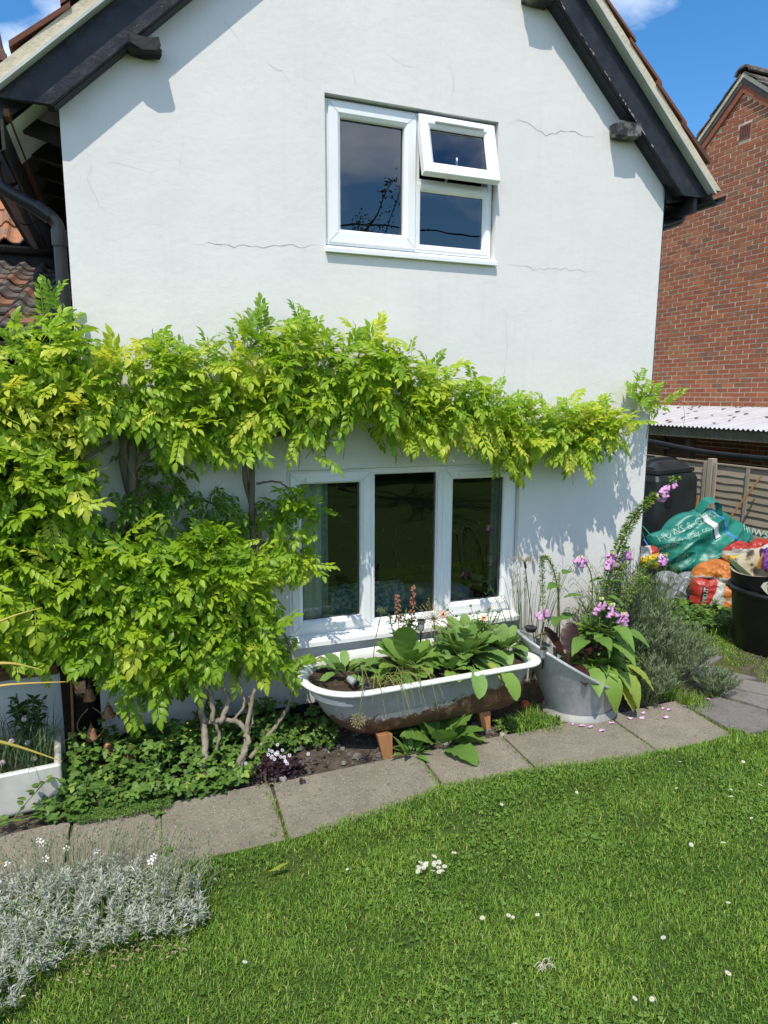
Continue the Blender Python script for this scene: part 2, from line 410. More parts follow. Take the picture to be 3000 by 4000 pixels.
eb.put(ev, [(4*i+k, 4*i+k+1, 4*i+k+5, 4*i+k+4) for i in range(159) for k in range(3)])
tag(eb.build('lawn_edge', LAWNB, smooth=True), kind='structure')
tag(grid_sheet('planting_bed', -1.3, 5.2, -.80, 1.2, 130, 40, lambda x, y: -.006+.014*mnoise.noise(Vector((x*5, y*5, 2)))+.006*mnoise.noise(Vector((x*17, y*17, 2))), BEDSOIL, lambda x, y: (x < 3.86) | (y < 0.6)), kind='structure')

pb = B(); pb.prism([(-1.6, -1.33), (3.66, -1.33), (4.45, -1.1), (4.7, -.2), (4.6, .25), (4.0, .1), (4.0, -.68), (-1.6, -.70)], -.04, -.008)
path = tag(pb.build('path', MOSS), kind='structure')
def slab(poly, tilt=0.0):
    q = []
    for i, (x, y) in enumerate(poly):
        x2, y2 = poly[(i+1) % len(poly)]
        for t in (0, .25, .5, .75): q.append((lerp(x, x2, t)+R_(-.005, .005), lerp(y, y2, t)+R_(-.005, .005)))
    b = B(); b.prism(q, -.03, .012+tilt, t=R_(0, 1), inset=.016); return b
xj = [-1.25, -.83, -.35, .08, .67, 1.58, 2.17, 2.99, 3.60]
for i in range(len(xj)-1):
    g = .007
    dx = -.02 if i > 2 else 0
    slab([(xj[i]+g+dx, -1.30), (xj[i+1]-g+dx, -1.30), (xj[i+1]-g+.012, -.715+R_(-.012, .012)), (xj[i]+g+.012, -.715+R_(-.012, .012))], R_(-.004, .006)).build('slab', SLAB, path)
for p in ([(3.63, -.80), (3.95, -.76), (4.10, -1.06), (3.88, -1.27), (3.64, -1.21)], [(4.01, -.74), (4.15, -.68), (4.34, -.93), (4.12, -1.04)], [(4.17, -.67), (4.40, -.61), (4.52, -.74), (4.37, -.92)],
          [(4.10, -.62), (4.12, -.36), (4.36, -.30), (4.52, -.62), (4.42, -.60)], [(4.13, -.33), (4.30, .06), (4.56, .0), (4.62, -.20), (4.38, -.28)], [(4.12, -1.09), (4.36, -.97), (4.42, -1.12), (4.2, -1.3), (3.92, -1.30)]):
    slab(p, -.002).build('flagstone', SLATE, path)

# ---------------------------------------------------------------- the cottage
cottage = thing('cottage', (1.845, 0, 0), 'white rendered cottage gable with black bargeboards and two white windows', 'cottage')
RX, RZ, SL = 1.845, 5.52, .924
CT = 1/sqrt(1+SL*SL)
def zs(x): return RZ-SL*abs(x-RX)
XL, XR = -.20, 3.845
OPEN = [(.972, 2.70, .545, 1.687), (1.245, 2.43, 3.055, 3.93)]
# front wall, built in narrow columns round the openings
xs = sorted(set([XL, XR, RX]+[o for q in OPEN for o in q[:2]]+list(np.linspace(XL, XR, 42))))
wv, wf = [], []
for x0, x1 in zip(xs[:-1], xs[1:]):
    if x1-x0 < 1e-5: continue
    xm = (x0+x1)/2; segs = [(-.04, None)]
    for a, b_, c, d in sorted(OPEN, key=lambda q: q[2]):
        if a < xm < b_: s0 = segs.pop(); segs += [(s0[0], c), (d, None)]
    for z0, z1 in segs:
        i = len(wv)
        if z1 is None: wv += [(x0, 0, z0), (x1, 0, z0), (x1, 0, zs(x1)+.06), (x0, 0, zs(x0)+.06)]
        else: wv += [(x0, 0, z0), (x1, 0, z0), (x1, 0, z1), (x0, 0, z1)]
        wf.append((i, i+1, i+2, i+3))
wbm = B(); wbm.put(wv, wf)
for a, b_, c, d in OPEN:      # reveals
    for i in range(1):
        wbm.put([(a, 0, c), (a, .16, c), (a, .16, d), (a, 0, d)], [(0, 1, 2, 3)]); wbm.put([(b_, 0, c), (b_, .16, c), (b_, .16, d), (b_, 0, d)], [(3, 2, 1, 0)])
        wbm.put([(a, 0, d), (b_, 0, d), (b_, .16, d), (a, .16, d)], [(3, 2, 1, 0)]); wbm.put([(a, 0, c), (b_, 0, c), (b_, .16, c), (a, .16, c)], [(0, 1, 2, 3)])
for x in (XL, XR):            # side walls and back
    wbm.put([(x, 0, -.04), (x, 5.0, -.04), (x, 5.0, 3.62), (x, 0, 3.62)], [(0, 1, 2, 3)])
wbm.put([(XL, 5, -.04), (XR, 5, -.04), (XR, 5, 3.62), (RX, 5, 5.5), (XL, 5, 3.62)], [(4, 3, 2, 1, 0)])
wall = wbm.build('wall', WALL, cottage)
# black strip along the foot of the wall under the vine
pl = B(); pl.box(XL+.02, 1.3, -.006, .02, -.03, .10); pl.build('wall_foot_strip', BLACKW, cottage)

CRACKM = M('crack_shadow', (.42, .41, .39), (.26, .26, .25), 30, .95)
def crack(pts, w=.0035):
    b = B(); P = []
    for (x, z), (x2, z2) in zip(pts[:-1], pts[1:]):
        n = max(2, int(math.hypot(x2-x, z2-z)/.035))
        for k in range(n):
            t = k/n; P.append((lerp(x, x2, t)+R_(-.008, .008), lerp(z, z2, t)+R_(-.012, .012)))
    P.append(pts[-1])
    for i, ((x, z), (x2, z2)) in enumerate(zip(P[:-1], P[1:])):
        f = .55*w*min(1, (i+1)/4, (len(P)-1-i)/4)*R_(.5, 1.1); dx, dz = x2-x, z2-z; l = math.hypot(dx, dz)+1e-9; nx, nz = -dz/l*f/2, dx/l*f/2
        b.put([(x-nx, -.0015, z-nz), (x2-nx, -.0015, z2-nz), (x2+nx, -.0015, z2+nz), (x+nx, -.0015, z+nz)], [(0, 1, 2, 3)])
    b.build('crack', CRACKM, wall)
for pts, w in (([(.47, 3.02), (.75, 3.02), (1.0, 3.05), (1.23, 3.06)], .005), ([(2.50, 3.05), (2.75, 3.03), (3.0, 3.05), (3.25, 3.05)], .004), ([(2.50, 3.93), (2.62, 3.97), (2.8, 3.90), (2.95, 3.95), (3.2, 3.93)], .006),
               ([(.85, 4.05), (1.0, 4.0), (1.05, 3.93)], .0035), ([(1.1, 4.0), (1.22, 3.95)], .003), ([(.62, 4.25), (.78, 4.08)], .003), ([(.42, 3.55), (.40, 3.38)], .003), ([(.50, 2.95), (.47, 2.83)], .0025),
               ([(2.53, 2.75), (2.55, 2.5), (2.52, 2.2)], .0028), ([(1.6, 4.22), (1.72, 4.16), (1.86, 4.17)], .0025), ([(2.06, 4.25), (2.10, 4.1), (2.07, 3.96)], .0025), ([(-.05, 3.42), (-.08, 3.3), (-.03, 3.17), (.08, 3.1)], .002),
               ([(1.82, 4.1), (1.84, 3.98)], .003), ([(1.42, 4.1), (1.45, 3.97)], .003), ([(1.95, 4.28), (2.0, 4.12)], .0022), ([(.0, 3.4), (.25, 3.37)], .002)):
    crack(pts, w)

# roof edge: strips parallel to each slope, cut level at the eaves
def slope_strip(side, o0, o1, y0, y1, zcut, m=0, b=None, top=None):
    b = b or B(); s = side
    def P(o, zc):
        xe = (RZ+o/CT-zc)/SL; return xe
    xt = top if top is not None else 0.0
    a = [(RX+s*xt, RZ+o0/CT-SL*xt), (RX+s*P(o0, zcut), zcut), (RX+s*P(o1, zcut), zcut), (RX+s*xt, RZ+o1/CT-SL*xt)]
    v = [(x, y0, z) for x, z in a]+[(x, y1, z) for x, z in a]
    f = [(0, 1, 2, 3), (7, 6, 5, 4), (0, 4, 5, 1), (1, 5, 6, 2), (2, 6, 7, 3), (3, 7, 4, 0)]
    if s < 0: f = [tuple(reversed(q)) for q in f]
    return b.put(v, f, m)
roof = slope_strip(-1, .10, .235, -.02, 5.0, 3.50); slope_strip(1, .10, .235, -.02, 5.0, 3.60, b=roof)
roof = roof.build('roof', BLACKW, cottage)
for s in (-1, 1):
    slope_strip(s, -.003, .02, -.085, .0, 3.61).build('soffit', BLACKP, cottage)
    slope_strip(s, 0, .178, -.11, -.083, 3.605).build('bargeboard', BLACKP, cottage, bevel=.004)
    slope_strip(s, .179, .193, -.172, -.03, 3.63).build('undercloak', CLOAK, cottage)
    b = B(); n = 34
    slope_strip(s, .1935, .246, -.158, -.04, 3.655, b=b); b.build('verge_mortar', MORTARV, cottage)
    # verge tiles, each course stepping over the one below
    L = 2.9/ (CT*1.0); gauge = .33; k = 0; d = 0.02
    while d < 2.05/CT:
        x0, x1 = d*CT, (d+gauge+.06)*CT
        for j in range(2):
            y0 = -.170+j*.262; bb = B(); oA, oB = .248, .288
            ang = R_(-.004, .004)
            def pt(x, o): return (RX+s*x, RZ+o/CT-SL*x)
            a = [pt(x0, oA+ang), pt(x1, oA+.026+ang), pt(x1, oA+.046+ang), pt(x0, oA+.018+ang)]
            v = [(x, y0+R_(-.006, .004), z) for x, z in a]+[(x, y0+.255, z) for x, z in a]
            f = [(0, 1, 2, 3), (7, 6, 5, 4), (0, 4, 5, 1), (1, 5, 6, 2), (2, 6, 7, 3), (3, 7, 4, 0)]
            bb.put(v, f if s > 0 else [tuple(reversed(q)) for q in f]); bb.build('tile', TILER, roof)
        d += gauge
fl = B()                      # flaked paint at the board joint
for i in range(60):
    x = R_(.9, 1.75); L = R_(.006, .035); q = RX+x; z = zs(q)
    if mnoise.noise(Vector((x*9, 3, 1))) < -.05: continue
    fl.put([(q, -.1117, z+.0), (q+L*.73, -.1117, z-L*.68), (q+L*.8, -.1117, z-L*.62+R_(.004, .014)), (q+L*.1, -.1117, z+R_(.004, .014))], [(0, 1, 2, 3)])
tag(fl.build('flaked_paint', FLAKE, cottage), kind='stuff')
PURL = M('worn_black_paint', (.03, .03, .033), (.20, .19, .17), 12, .6, .8, 40, .3, lo=.5, hi=.62)
# purlin ends
def purlin(x0, x1, z0, z1, rough=.008, m=BLACKP, y1=-.112):
    b = B(); n = 5; rings = []
    for i in range(6):
        y = lerp(.02, y1, i/5); r = []
        for (x, z) in ((x0, z0), (lerp(x0, x1, .5), z0-.006), (x1, z0), (x1+.004, lerp(z0, z1, .5)), (x1, z1), (lerp(x0, x1, .5), z1+.004), (x0, z1), (x0-.004, lerp(z0, z1, .5))):
            r.append((x+R_(-rough, rough), y, z+R_(-rough, rough)))
        rings.append(r)
    b.loft(rings, caps=(False, True)); b.build('purlin_end', m, cottage)
purlin(3.32, 3.50, 3.945, 4.03, .006, PURL); purlin(.16, .315, 3.945, 4.0, .016, BLACKW, -.12); purlin(2.57, 2.75, 4.655, 4.745, .006, PURL)

# eaves on the left: rafters, fascia, gutter, downpipe
for k in range(6):
    y = .22+.40*k; b = B()
    p0 = (-.19, y, 3.555); p1 = (-.452, y, 3.62)
    b.bar(p0, p1, .05, .085); b.build('rafter', BLACKW, cottage)
b = B(); b.box(-.47, -.455, -.09, 2.5, 3.37, 3.55); b.build('fascia', BLACKW, cottage)
b = B(); b.box(-.452, -.425, -.09, 2.5, 3.53, 3.565); b.build('batten', BROWNW, cottage)
b = B(); b.put([(-.454, 0, zs(-.454)+.115), (-.2, 0, zs(-.2)+.115), (-.2, .62, zs(-.2)+.115), (-.454, .62, zs(-.454)+.115)], [(0, 1, 2, 3)]); b.build('soffit_board', WHITEW, cottage)
def half_pipe(p, q, r, n=10, w=.004):
    p, q = Vector(p), Vector(q); d = (q-p).normalized(); a = d.cross(Vector((0, 0, 1))).normalized(); rings = []
    for c in (p, q):
        out = [c+a*(cos(pi*k/n)*r)-Vector((0, 0, sin(pi*k/n)*r)) for k in range(n+1)]
        inn = [c+a*(cos(pi*k/n)*(r-w))-Vector((0, 0, sin(pi*k/n)*(r-w))) for k in range(n, -1, -1)]
        rings.append(out+inn)
    b = B(); b.loft(rings, caps=(True, True)); return b
half_pipe((-.535, -.02, 3.44), (-.535, 2.30, 3.42), .078).build('gutter', BLACKPL, cottage, smooth=False)
for y in (.55, 1.5, 2.3): b = B(); b.tube([(-.535, y-.03, 3.425), (-.535, y+.03, 3.425)], .083, 14); b.build('gutter_bracket', BLACKPL, cottage)
dp = spline([(-.535, .12, 3.38), (-.535, .12, 3.30), (-.50, .12, 3.235), (-.33, .12, 3.145), (-.262, .12, 3.09), (-.25, .12, 3.0), (-.25, .12, 2.6), (-.25, .12, 1.2), (-.25, .12, .05)], 4)
b = B(); b.tube(dp, .034, 14); b.build('downpipe', BLACKPL, cottage, smooth=True)
for q in (((-.25, .12, 3.05), (-.25, .12, 2.965)), ((-.36, .12, 3.165), (-.29, .12, 3.115))): b = B(); b.tube(q, .040, 14); b.build('pipe_collar', BLACKPL, cottage)
# eaves on the right
half_pipe((4.165, -.20, 3.615), (4.165, 5.0, 3.59), .070).build('gutter', BLACKPL, cottage)
b = B(); b.box(4.03, 4.06, -.1, 5, 3.50, 3.64); b.build('fascia', BLACKP, cottage)
b = B(); b.put([(3.845, 0.004, 3.56), (4.03, 0.004, 3.56), (4.03, 5, 3.56), (3.845, 5, 3.56)], [(0, 1, 2, 3)]); b.put([(3.845, -.02, 3.565), (4.05, -.02, 3.60), (4.05, -.02, 3.62), (3.80, -.02, 3.74)], [(0, 1, 2, 3)]); b.build('soffit_board', BLACKP, cottage)
b = B(); b.tube(spline([(4.12, .10, 3.56), (4.10, .10, 3.50), (4.0, .10, 3.46), (3.91, .10, 3.42), (3.90, .10, 3.3), (3.90, .10, .1)], 4), .034, 12); b.build('downpipe', BLACKPL, cottage, smooth=True)

# windows
def ringframe(b, x0, x1, z0, z1, prof, m=0):
    b.loft([[(x0+i, y, z0+i), (x1-i, y, z0+i), (x1-i, y, z1-i), (x0+i, y, z1-i)] for i, y in prof], m)
def frame_prof(w, y0, y1, ch=.022): return [(0, y1), (0, y0+.004), (.004, y0), (w-ch, y0), (w-.004, y0+.014), (w, y0+.022), (w, y1)]
MITRE = M('mitre_shadow', (.45, .46, .46), (.38, .39, .39), 9, .8)
def mitres(win, x0, x1, z0, z1, w, y):
    for (cx, cz, sx, sz) in ((x0, z0, 1, 1), (x1, z0, -1, 1), (x1, z1, -1, -1), (x0, z1, 1, -1)):
        h = .0011; b = B()
        b.put([(cx+sx*.004-h, y, cz+sz*.004+h*sx*sz), (cx+sx*(w-.02)-h, y, cz+sz*(w-.02)+h*sx*sz), (cx+sx*(w-.02)+h, y, cz+sz*(w-.02)-h*sx*sz), (cx+sx*.004+h, y, cz+sz*.004-h*sx*sz)], [(0, 1, 2, 3)]); b.build('mitre_joint', MITRE, win)
def sash(win, x0, x1, z0, z1, w, y0, y1, gy, tilt=None, name='sash'):
    b = B(); ringframe(b, x0, x1, z0, z1, frame_prof(w, y0, y1))
    g = B(); g.put([(x0+w-.004, gy, z0+w-.004), (x1-w+.004, gy, z0+w-.004), (x1-w+.004, gy, z1-w+.004), (x0+w-.004, gy, z1-w+.004)], [(0, 1, 2, 3)])
    k = B(); gk = .006
    ringframe(k, x0+w-.001, x1-w+.001, z0+w-.001, z1-w+.001, [(0, gy-.002), (gk, gy-.002), (gk, gy+.004)])
    if tilt:
        ang, py, pz = tilt
        rot = lambda p: (p[0], py+(p[1]-py)*cos(ang)+(p[2]-pz)*sin(ang), pz-(p[1]-py)*sin(ang)+(p[2]-pz)*cos(ang))
        for q in (b, g, k): q.v = [rot(p) for p in q.v]
    s = b.build(name, UPVC, win)
    g.build('pane', GLASS, win); k.build('gasket', BLACKPL, win)
    if not tilt: mitres(win, x0, x1, z0, z1, w, y0-.0012)
    return s
def vent(win, x0, x1, z, y, tilt=None):
    b = B(); b.box(x0, x1, y-.018, y-.001, z-.016, z+.012)
    b.box(x0+.006, x1-.006, y-.024, y-.016, z-.020, z-.012)
    if tilt:
        ang, py, pz = tilt
        b.v = [(p[0], py+(p[1]-py)*cos(ang)+(p[2]-pz)*sin(ang), pz-(p[1]-py)*sin(ang)+(p[2]-pz)*cos(ang)) for p in b.v]
    b.build('trickle_vent', UPVC, win, bevel=.003)
# lower window: opening sash, fixed light, opening sash
b = B(); ringframe(b, .985, 2.695, .572, 1.680, [(0, .13), (0, .045), (.03, .045), (.036, .055), (.036, .13)])
b.box(1.545, 1.585, .046, .125, .607, 1.645); b.box(2.062, 2.102, .046, .125, .607, 1.645)
lw = b.build('window', UPVC, cottage)
lw['label'] = 'white three light window above the bathtub'
sash(lw, 1.003, 1.556, .590, 1.664, .074, .030, .11, .075); sash(lw, 2.096, 2.678, .590, 1.664, .082, .030, .11, .075)
b = B(); ringframe(b, 1.572, 2.076, .600, 1.655, [(0, .11), (0, .050), (.014, .054), (.020, .07), (.020, .11)]); b.build('glazing_bead', UPVC, lw)
g = B(); g.put([(1.588, .078, .616), (2.060, .078, .616), (2.060, .078, 1.640), (1.588, .078, 1.640)], [(0, 1, 2, 3)]); g.build('pane', GLASS, lw)
vent(lw, 1.10, 1.48, 1.625, .030); vent(lw, 2.21, 2.56, 1.625, .030)
b = B(); b.put([(.965, -.045, .545), (2.715, -.045, .545), (2.715, .06, .572), (.965, .06, .572), (.965, -.045, .510), (2.715, -.045, .510), (2.715, .0, .515), (.965, .0, .515)], [(0, 1, 2, 3), (4, 5, 1, 0), (7, 6, 5, 4), (1, 5, 6, 2), (0, 3, 7, 4)])
b.build('sill', UPVC, lw, bevel=.004)
# upper window
b = B(); ringframe(b, 1.258, 2.418, 3.085, 3.918, [(0, .13), (0, .045), (.03, .045), (.036, .055), (.036, .13)])
b.box(1.845, 1.885, .046, .125, 3.12, 3.883); b.box(1.886, 2.383, .047, .125, 3.485, 3.535)
uw = b.build('window', UPVC, cottage)
uw['label'] = 'white two light upper window with its small top sash open'
sash(uw, 1.276, 1.857, 3.100, 3.905, .080, .028, .11, .075)
b = B(); ringframe(b, 1.870, 2.400, 3.105, 3.500, [(0, .11), (0, .040), (.022, .044), (.034, .066), (.034, .11)]); b.build('glazing_bead', UPVC, uw)
g = B(); g.put([(1.90, .078, 3.135), (2.37, .078, 3.135), (2.37, .078, 3.470), (1.90, .078, 3.470)], [(0, 1, 2, 3)]); g.build('pane', GLASS, uw)
TL = (rad(15.5), .03, 3.905)
sash(uw, 1.862, 2.405, 3.520, 3.905, .078, .010, .060, .040, tilt=TL, name='open_sash'); vent(uw, 1.965, 2.315, 3.868, .010, tilt=TL)
b = B(); b.bar((2.10, .10, 3.555), (2.10, .02, 3.60), .012, .012); b.bar((2.115, -.03, 3.60), (2.115, -.025, 3.665), .010, .010); b.build('stay', UPVC, uw)
b = B(); b.put([(1.240, -.030, 3.055), (2.435, -.030, 3.055), (2.435, .06, 3.085), (1.240, .06, 3.085), (1.240, -.030, 3.025), (2.435, -.030, 3.025), (2.435, .0, 3.03), (1.240, .0, 3.03)], [(0, 1, 2, 3), (4, 5, 1, 0), (7, 6, 5, 4), (1, 5, 6, 2), (0, 3, 7, 4)])
b.build('sill', UPVC, uw, bevel=.004)
# rooms behind the glass
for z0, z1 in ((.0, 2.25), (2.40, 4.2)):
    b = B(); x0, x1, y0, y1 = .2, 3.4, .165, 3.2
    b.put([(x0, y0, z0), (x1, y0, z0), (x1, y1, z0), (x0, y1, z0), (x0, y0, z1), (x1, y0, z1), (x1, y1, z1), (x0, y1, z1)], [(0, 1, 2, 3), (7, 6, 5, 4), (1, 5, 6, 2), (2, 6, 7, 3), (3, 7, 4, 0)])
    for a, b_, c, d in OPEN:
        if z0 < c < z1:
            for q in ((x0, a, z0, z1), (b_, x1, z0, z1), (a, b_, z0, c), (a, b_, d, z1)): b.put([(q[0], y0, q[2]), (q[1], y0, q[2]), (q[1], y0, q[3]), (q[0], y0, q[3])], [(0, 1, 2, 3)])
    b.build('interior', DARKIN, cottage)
# curtains and sofa seen through the lower window
CURT = M('curtain_linen', (.78, .78, .68), (.66, .66, .58), 40, .9, .3, 120, .1)
CURTD = M('curtain_border', (.16, .32, .27), (.40, .48, .42), 30, .9)
def curtain(x0, x1, label):
    b = B(); n = 26; v = []; 
    for i in range(n+1):
        x = lerp(x0, x1, i/n); y = .205+.020*sin(i*1.7)+.008*sin(i*.9+1)
        v += [(x, y, .38), (x, y, 1.78)]
    k = len(b.v); b.put(v, [(2*i, 2*i+2, 2*i+3, 2*i+1) for i in range(n)])
    b.m = [1 if i > n*.82 else 0 for i in range(n)]
    o = b.build('curtain', [CURT, CURTD], smooth=True); tag(o, label, 'curtain', 'curtains inside the lower window')
curtain(1.0, 1.30, 'pale ribbed curtain hanging behind the first pane of the lower window')
curtain(2.86, 2.58, 'pale narrow curtain hanging behind the last pane of the lower window')
SOFA = M('grey_sofa_fabric', (.42, .44, .50), (.34, .36, .41), 50, .95, .3, 150)
THROW = M('teal_knit', (.12, .36, .34), (.78, .82, .76), 34, .95, 1.0, 80, .1, lo=.45, hi=.55, bdist=.02)
sofa = thing('sofa', (1.9, .75, 0), 'grey fabric sofa back seen through the lower window', 'sofa')
def cushion(x0, x1, y0, y1, z0, z1, p=4.0, n=14):
    b = B(); rings = []
    for i in range(n+1):
        a = -pi/2+pi*i/n; cz = sin(a); cr = cos(a)
        s = lambda q: math.copysign(abs(q)**(2/p), q)
        rings.append([((x0+x1)/2+(x1-x0)/2*s(cr)*s(cos(2*pi*k/24)), (y0+y1)/2+(y1-y0)/2*s(cr)*s(sin(2*pi*k/24)), (z0+z1)/2+(z1-z0)/2*s(cz)) for k in range(24)])
    b.loft(rings); return b
cushion(1.30, 2.60, .37, .65, .05, .69, 6).build('backrest', SOFA, sofa, smooth=True)
cushion(1.25, 2.65, .60, 1.20, .05, .42, 6).build('seat', SOFA, sofa, smooth=True)
b = B(); nu, nv = 40, 34; v = []
for j in range(nv+1):
    for i in range(nu+1):
        u, w = i/nu, j/nv; x = 1.36+.60*u; ang = lerp(-.1, pi+.1, w); ex = .23
        y = .51-(.165+.0)*cos(ang)*1.05; z = .52+.235*sin(ang) if 0 < ang < pi else .50-.25*abs(ang if ang < 0 else ang-pi)
        if w < .22: z = .50-.30*(.22-w)/.22; y = .335
        if w > .78: z = .50-.30*(w-.78)/.22; y = .685
        nn = mnoise.noise(Vector((x*11, y*11, z*11)))*.02+mnoise.noise(Vector((x*40, y*40, z*40)))*.012
        v.append((x, y-abs(nn)*.9-.006, z+nn))
b.put(v, [(j*(nu+1)+i, j*(nu+1)+i+1, (j+1)*(nu+1)+i+1, (j+1)*(nu+1)+i) for j in range(nv) for i in range(nu)])
tag(b.build('throw_blanket', THROW, smooth=True), 'teal and cream chunky knitted throw over the sofa back', 'blanket')

# ---------------------------------------------------------------- tiled porch and wing at the left
TIMB = wood_mat('dark_porch_timber', (.030, .020, .014), (.055, .036, .024), 2)
SILLW = wood_mat('red_brown_sill_timber', (.17, .075, .045), (.26, .17, .12), 0)
porch = thing('lean_to_porch', (-1.0, .1, 0), 'lean-to porch with weathered dark roof tiles, timber post and white dwarf wall', 'porch')
def wave_tile(w=.27, L=.36, th=.016, r=.045):
    b = B(); n = 16; top = []; bot = []
    def prof(u):
        q = (u*2) % 1.0; return r*max(0, sin(pi*min(1, q/.55)))**1.2 if q < .55 else -.004*sin(pi*(q-.55)/.45)
    for yy, lift in ((0, .022), (L, 0)):
        for i in range(n+1):
            u = i/n*.999; z = prof(u)+lift; b.v.append((u*w, yy, z)); b.t.append(0)
        for i in range(n+1):
            u = i/n*.999; z = prof(u)+lift-th; b.v.append((u*w, yy, z)); b.t.append(0)
    k = n+1; f = []
    for i in range(n): f += [(i, i+1, 2*k+i+1, 2*k+i), (k+i, i+k+2*k, k+i+1+2*k, k+i+1), (i, k+i, k+i+1, i+1)]
    f += [(0, 2*k, 3*k, k), (n, k+n, 3*k+n, 2*k+n)]
    b.f = f; b.m = [0]*len(f); return b
def tiled_roof(parent, mat, x0, cols, y0, z0, pitch, rows, gauge, w, moss=False, base=BLACKW):
    me = wave_tile(w, gauge+.06).build('tile', mat, data=True)
    me.polygons.foreach_set('use_smooth', [False]*len(me.polygons))
    LL = rows*gauge+.1
    b = B(); c, s = cos(pitch), sin(pitch)
    b.put([(x0-1.4, y0+.01, z0-.035), (x0+cols*w, y0+.01, z0-.035), (x0+cols*w, y0+LL*c, z0+LL*s-.035), (x0-1.4, y0+LL*c, z0+LL*s-.035)], [(0, 1, 2, 3)])
    b.put([(x0-1.4, y0+.01, z0-.085), (x0+cols*w, y0+.01, z0-.085), (x0+cols*w, y0+LL*c, z0+LL*s-.085), (x0-1.4, y0+LL*c, z0+LL*s-.085)], [(3, 2, 1, 0)])
    rf = b.build('roof', base, parent)
    for r in range(rows):
        for q in range(cols):
            o = bpy.data.objects.new('tile', me); d = r*gauge
            o.location = (x0+q*w+R_(-.004, .004), y0+d*c+R_(-.008, .008), z0+d*s+R_(-.003, .006)); o.rotation_euler = (pitch+R_(-.012, .012), R_(-.012, .012), R_(-.015, .015))
            link(o); o.parent = rf; o.matrix_parent_inverse = Matrix.Identity(4)
    if moss:
        V = []; 
        b = B()
        for i in range(130):
            x = x0+R_(.0, cols*w); d = R_(.2, rows*gauge); 
            if ((x-x0)/w*2) % 1.0 < .55: continue
            rr = R_(.008, .024); b.lathe([(rr, 0), (rr*.8, rr*.45), (rr*.3, rr*.7)], (x, y0+d*c, z0+d*s+.012), 6, caps=(False, True))
        tag(b.build('moss', MOSS, rf), kind='stuff')
    return rf
tiled_roof(porch, TILED, -1.60, 4, .08, 2.47, rad(16), 10, .30, .332, True)
b = B(); b.box(-.415, -.345, .06, .13, 0, 2.44); b.build('post', TIMB, porch, bevel=.006)
b = B(); b.box(-2.6, -.28, .07, .15, 2.34, 2.44); b.build('beam', TIMB, porch, bevel=.006)
b = B(); b.box(-2.6, -.416, .08, .22, -.02, .52); b.build('dwarf_wall', WHITEW, porch)
b = B(); b.box(-2.6, -.417, .02, .25, .525, .585); b.build('sill', SILLW, porch, bevel=.008)
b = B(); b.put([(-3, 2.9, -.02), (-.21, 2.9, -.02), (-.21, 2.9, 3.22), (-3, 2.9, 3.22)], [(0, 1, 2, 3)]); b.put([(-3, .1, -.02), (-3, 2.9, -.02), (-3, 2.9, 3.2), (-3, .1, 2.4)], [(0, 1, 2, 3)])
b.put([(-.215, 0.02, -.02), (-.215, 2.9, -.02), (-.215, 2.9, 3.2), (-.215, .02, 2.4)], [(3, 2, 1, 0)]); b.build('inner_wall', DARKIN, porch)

wing = thing('rear_wing', (-1.2, 3.1, 0), 'rear wing with orange clay roof tiles and black gutter', 'building')
tiled_roof(wing, TILEO, -2.25, 6, 3.05, 3.50, rad(40), 7, .30, .335)
half_pipe((-3.2, 2.97, 3.47), (-.26, 2.97, 3.47), .06).build('gutter', BLACKPL, wing)
b = B(); b.box(-3.2, -.22, 3.02, 3.3, 0, 3.48); b.build('wall', BLACKW, wing)
CHB = piece_mat('old_chimney_brick', [(0, (.16, .07, .05)), (.5, (.22, .10, .07)), (1, (.13, .07, .06))], .85, 9)
b = B(); b.box(-1.75, -1.045, 5.9, 6.7, 3.5, 6.30); b.box(-1.78, -1.02, 5.87, 6.73, 6.16, 6.24)
b.loft([[(-1.70, 5.95, 6.30), (-1.08, 5.95, 6.30), (-1.08, 6.6, 6.30), (-1.70, 6.6, 6.30)], [(-1.5, 6.1, 7.2), (-1.2, 6.1, 7.2), (-1.2, 6.4, 7.2), (-1.5, 6.4, 7.2)]], caps=(False, True)); b.build('chimney', CHB, wing)
# ---------------------------------------------------------------- brick house on the right
bh = thing('brick_house', (9.3, 4.37, 0), 'red brick house gable with pale mortar beyond the fence', 'house')
BX = 9.30; AY, AZ, GS = 4.40, 7.02, .83
def gz(y): return AZ-GS*abs(y-AY)
b = B(); b.put([(BX+.007, -1.0, 0), (BX+.007, 9.0, 0), (BX+.007, 9.0, gz(9.0)), (BX+.007, AY, AZ), (BX+.007, -1.0, gz(-1.0))], [(4, 3, 2, 1, 0)])
b.put([(BX+6, -1.0, 0), (BX+6, 9, 0), (BX+6, 9, gz(9)), (BX+6, AY, AZ), (BX+6, -1, gz(-1))], [(0, 1, 2, 3, 4)])
b.put([(BX+.007, -1, 0), (BX+6, -1, 0), (BX+6, -1, gz(-1)), (BX+.007, -1, gz(-1))], [(0, 1, 2, 3)])
b.put([(BX+.007, 9, 0), (BX+6, 9, 0), (BX+6, 9, gz(9)), (BX+.007, 9, gz(9))], [(3, 2, 1, 0)])
bwall = b.build('wall', MORTAR, bh)
bl, bhh, bw = .207, .057, .03
bm_ = B(); bm_.box(BX-.0, BX+.03, -bl/2, bl/2, -bhh/2, bhh/2)
bme = bm_.build('brick', BRICK, data=True); 
half = B().box(BX, BX+.03, -.05, .05, -bhh/2, bhh/2).build('brick', BRICK, data=True)
for me in (bme, half):
    for v in me.vertices: v.co.x -= BX
cand = []
VENT = (4.33, 6.23)
row = 0; z = .04
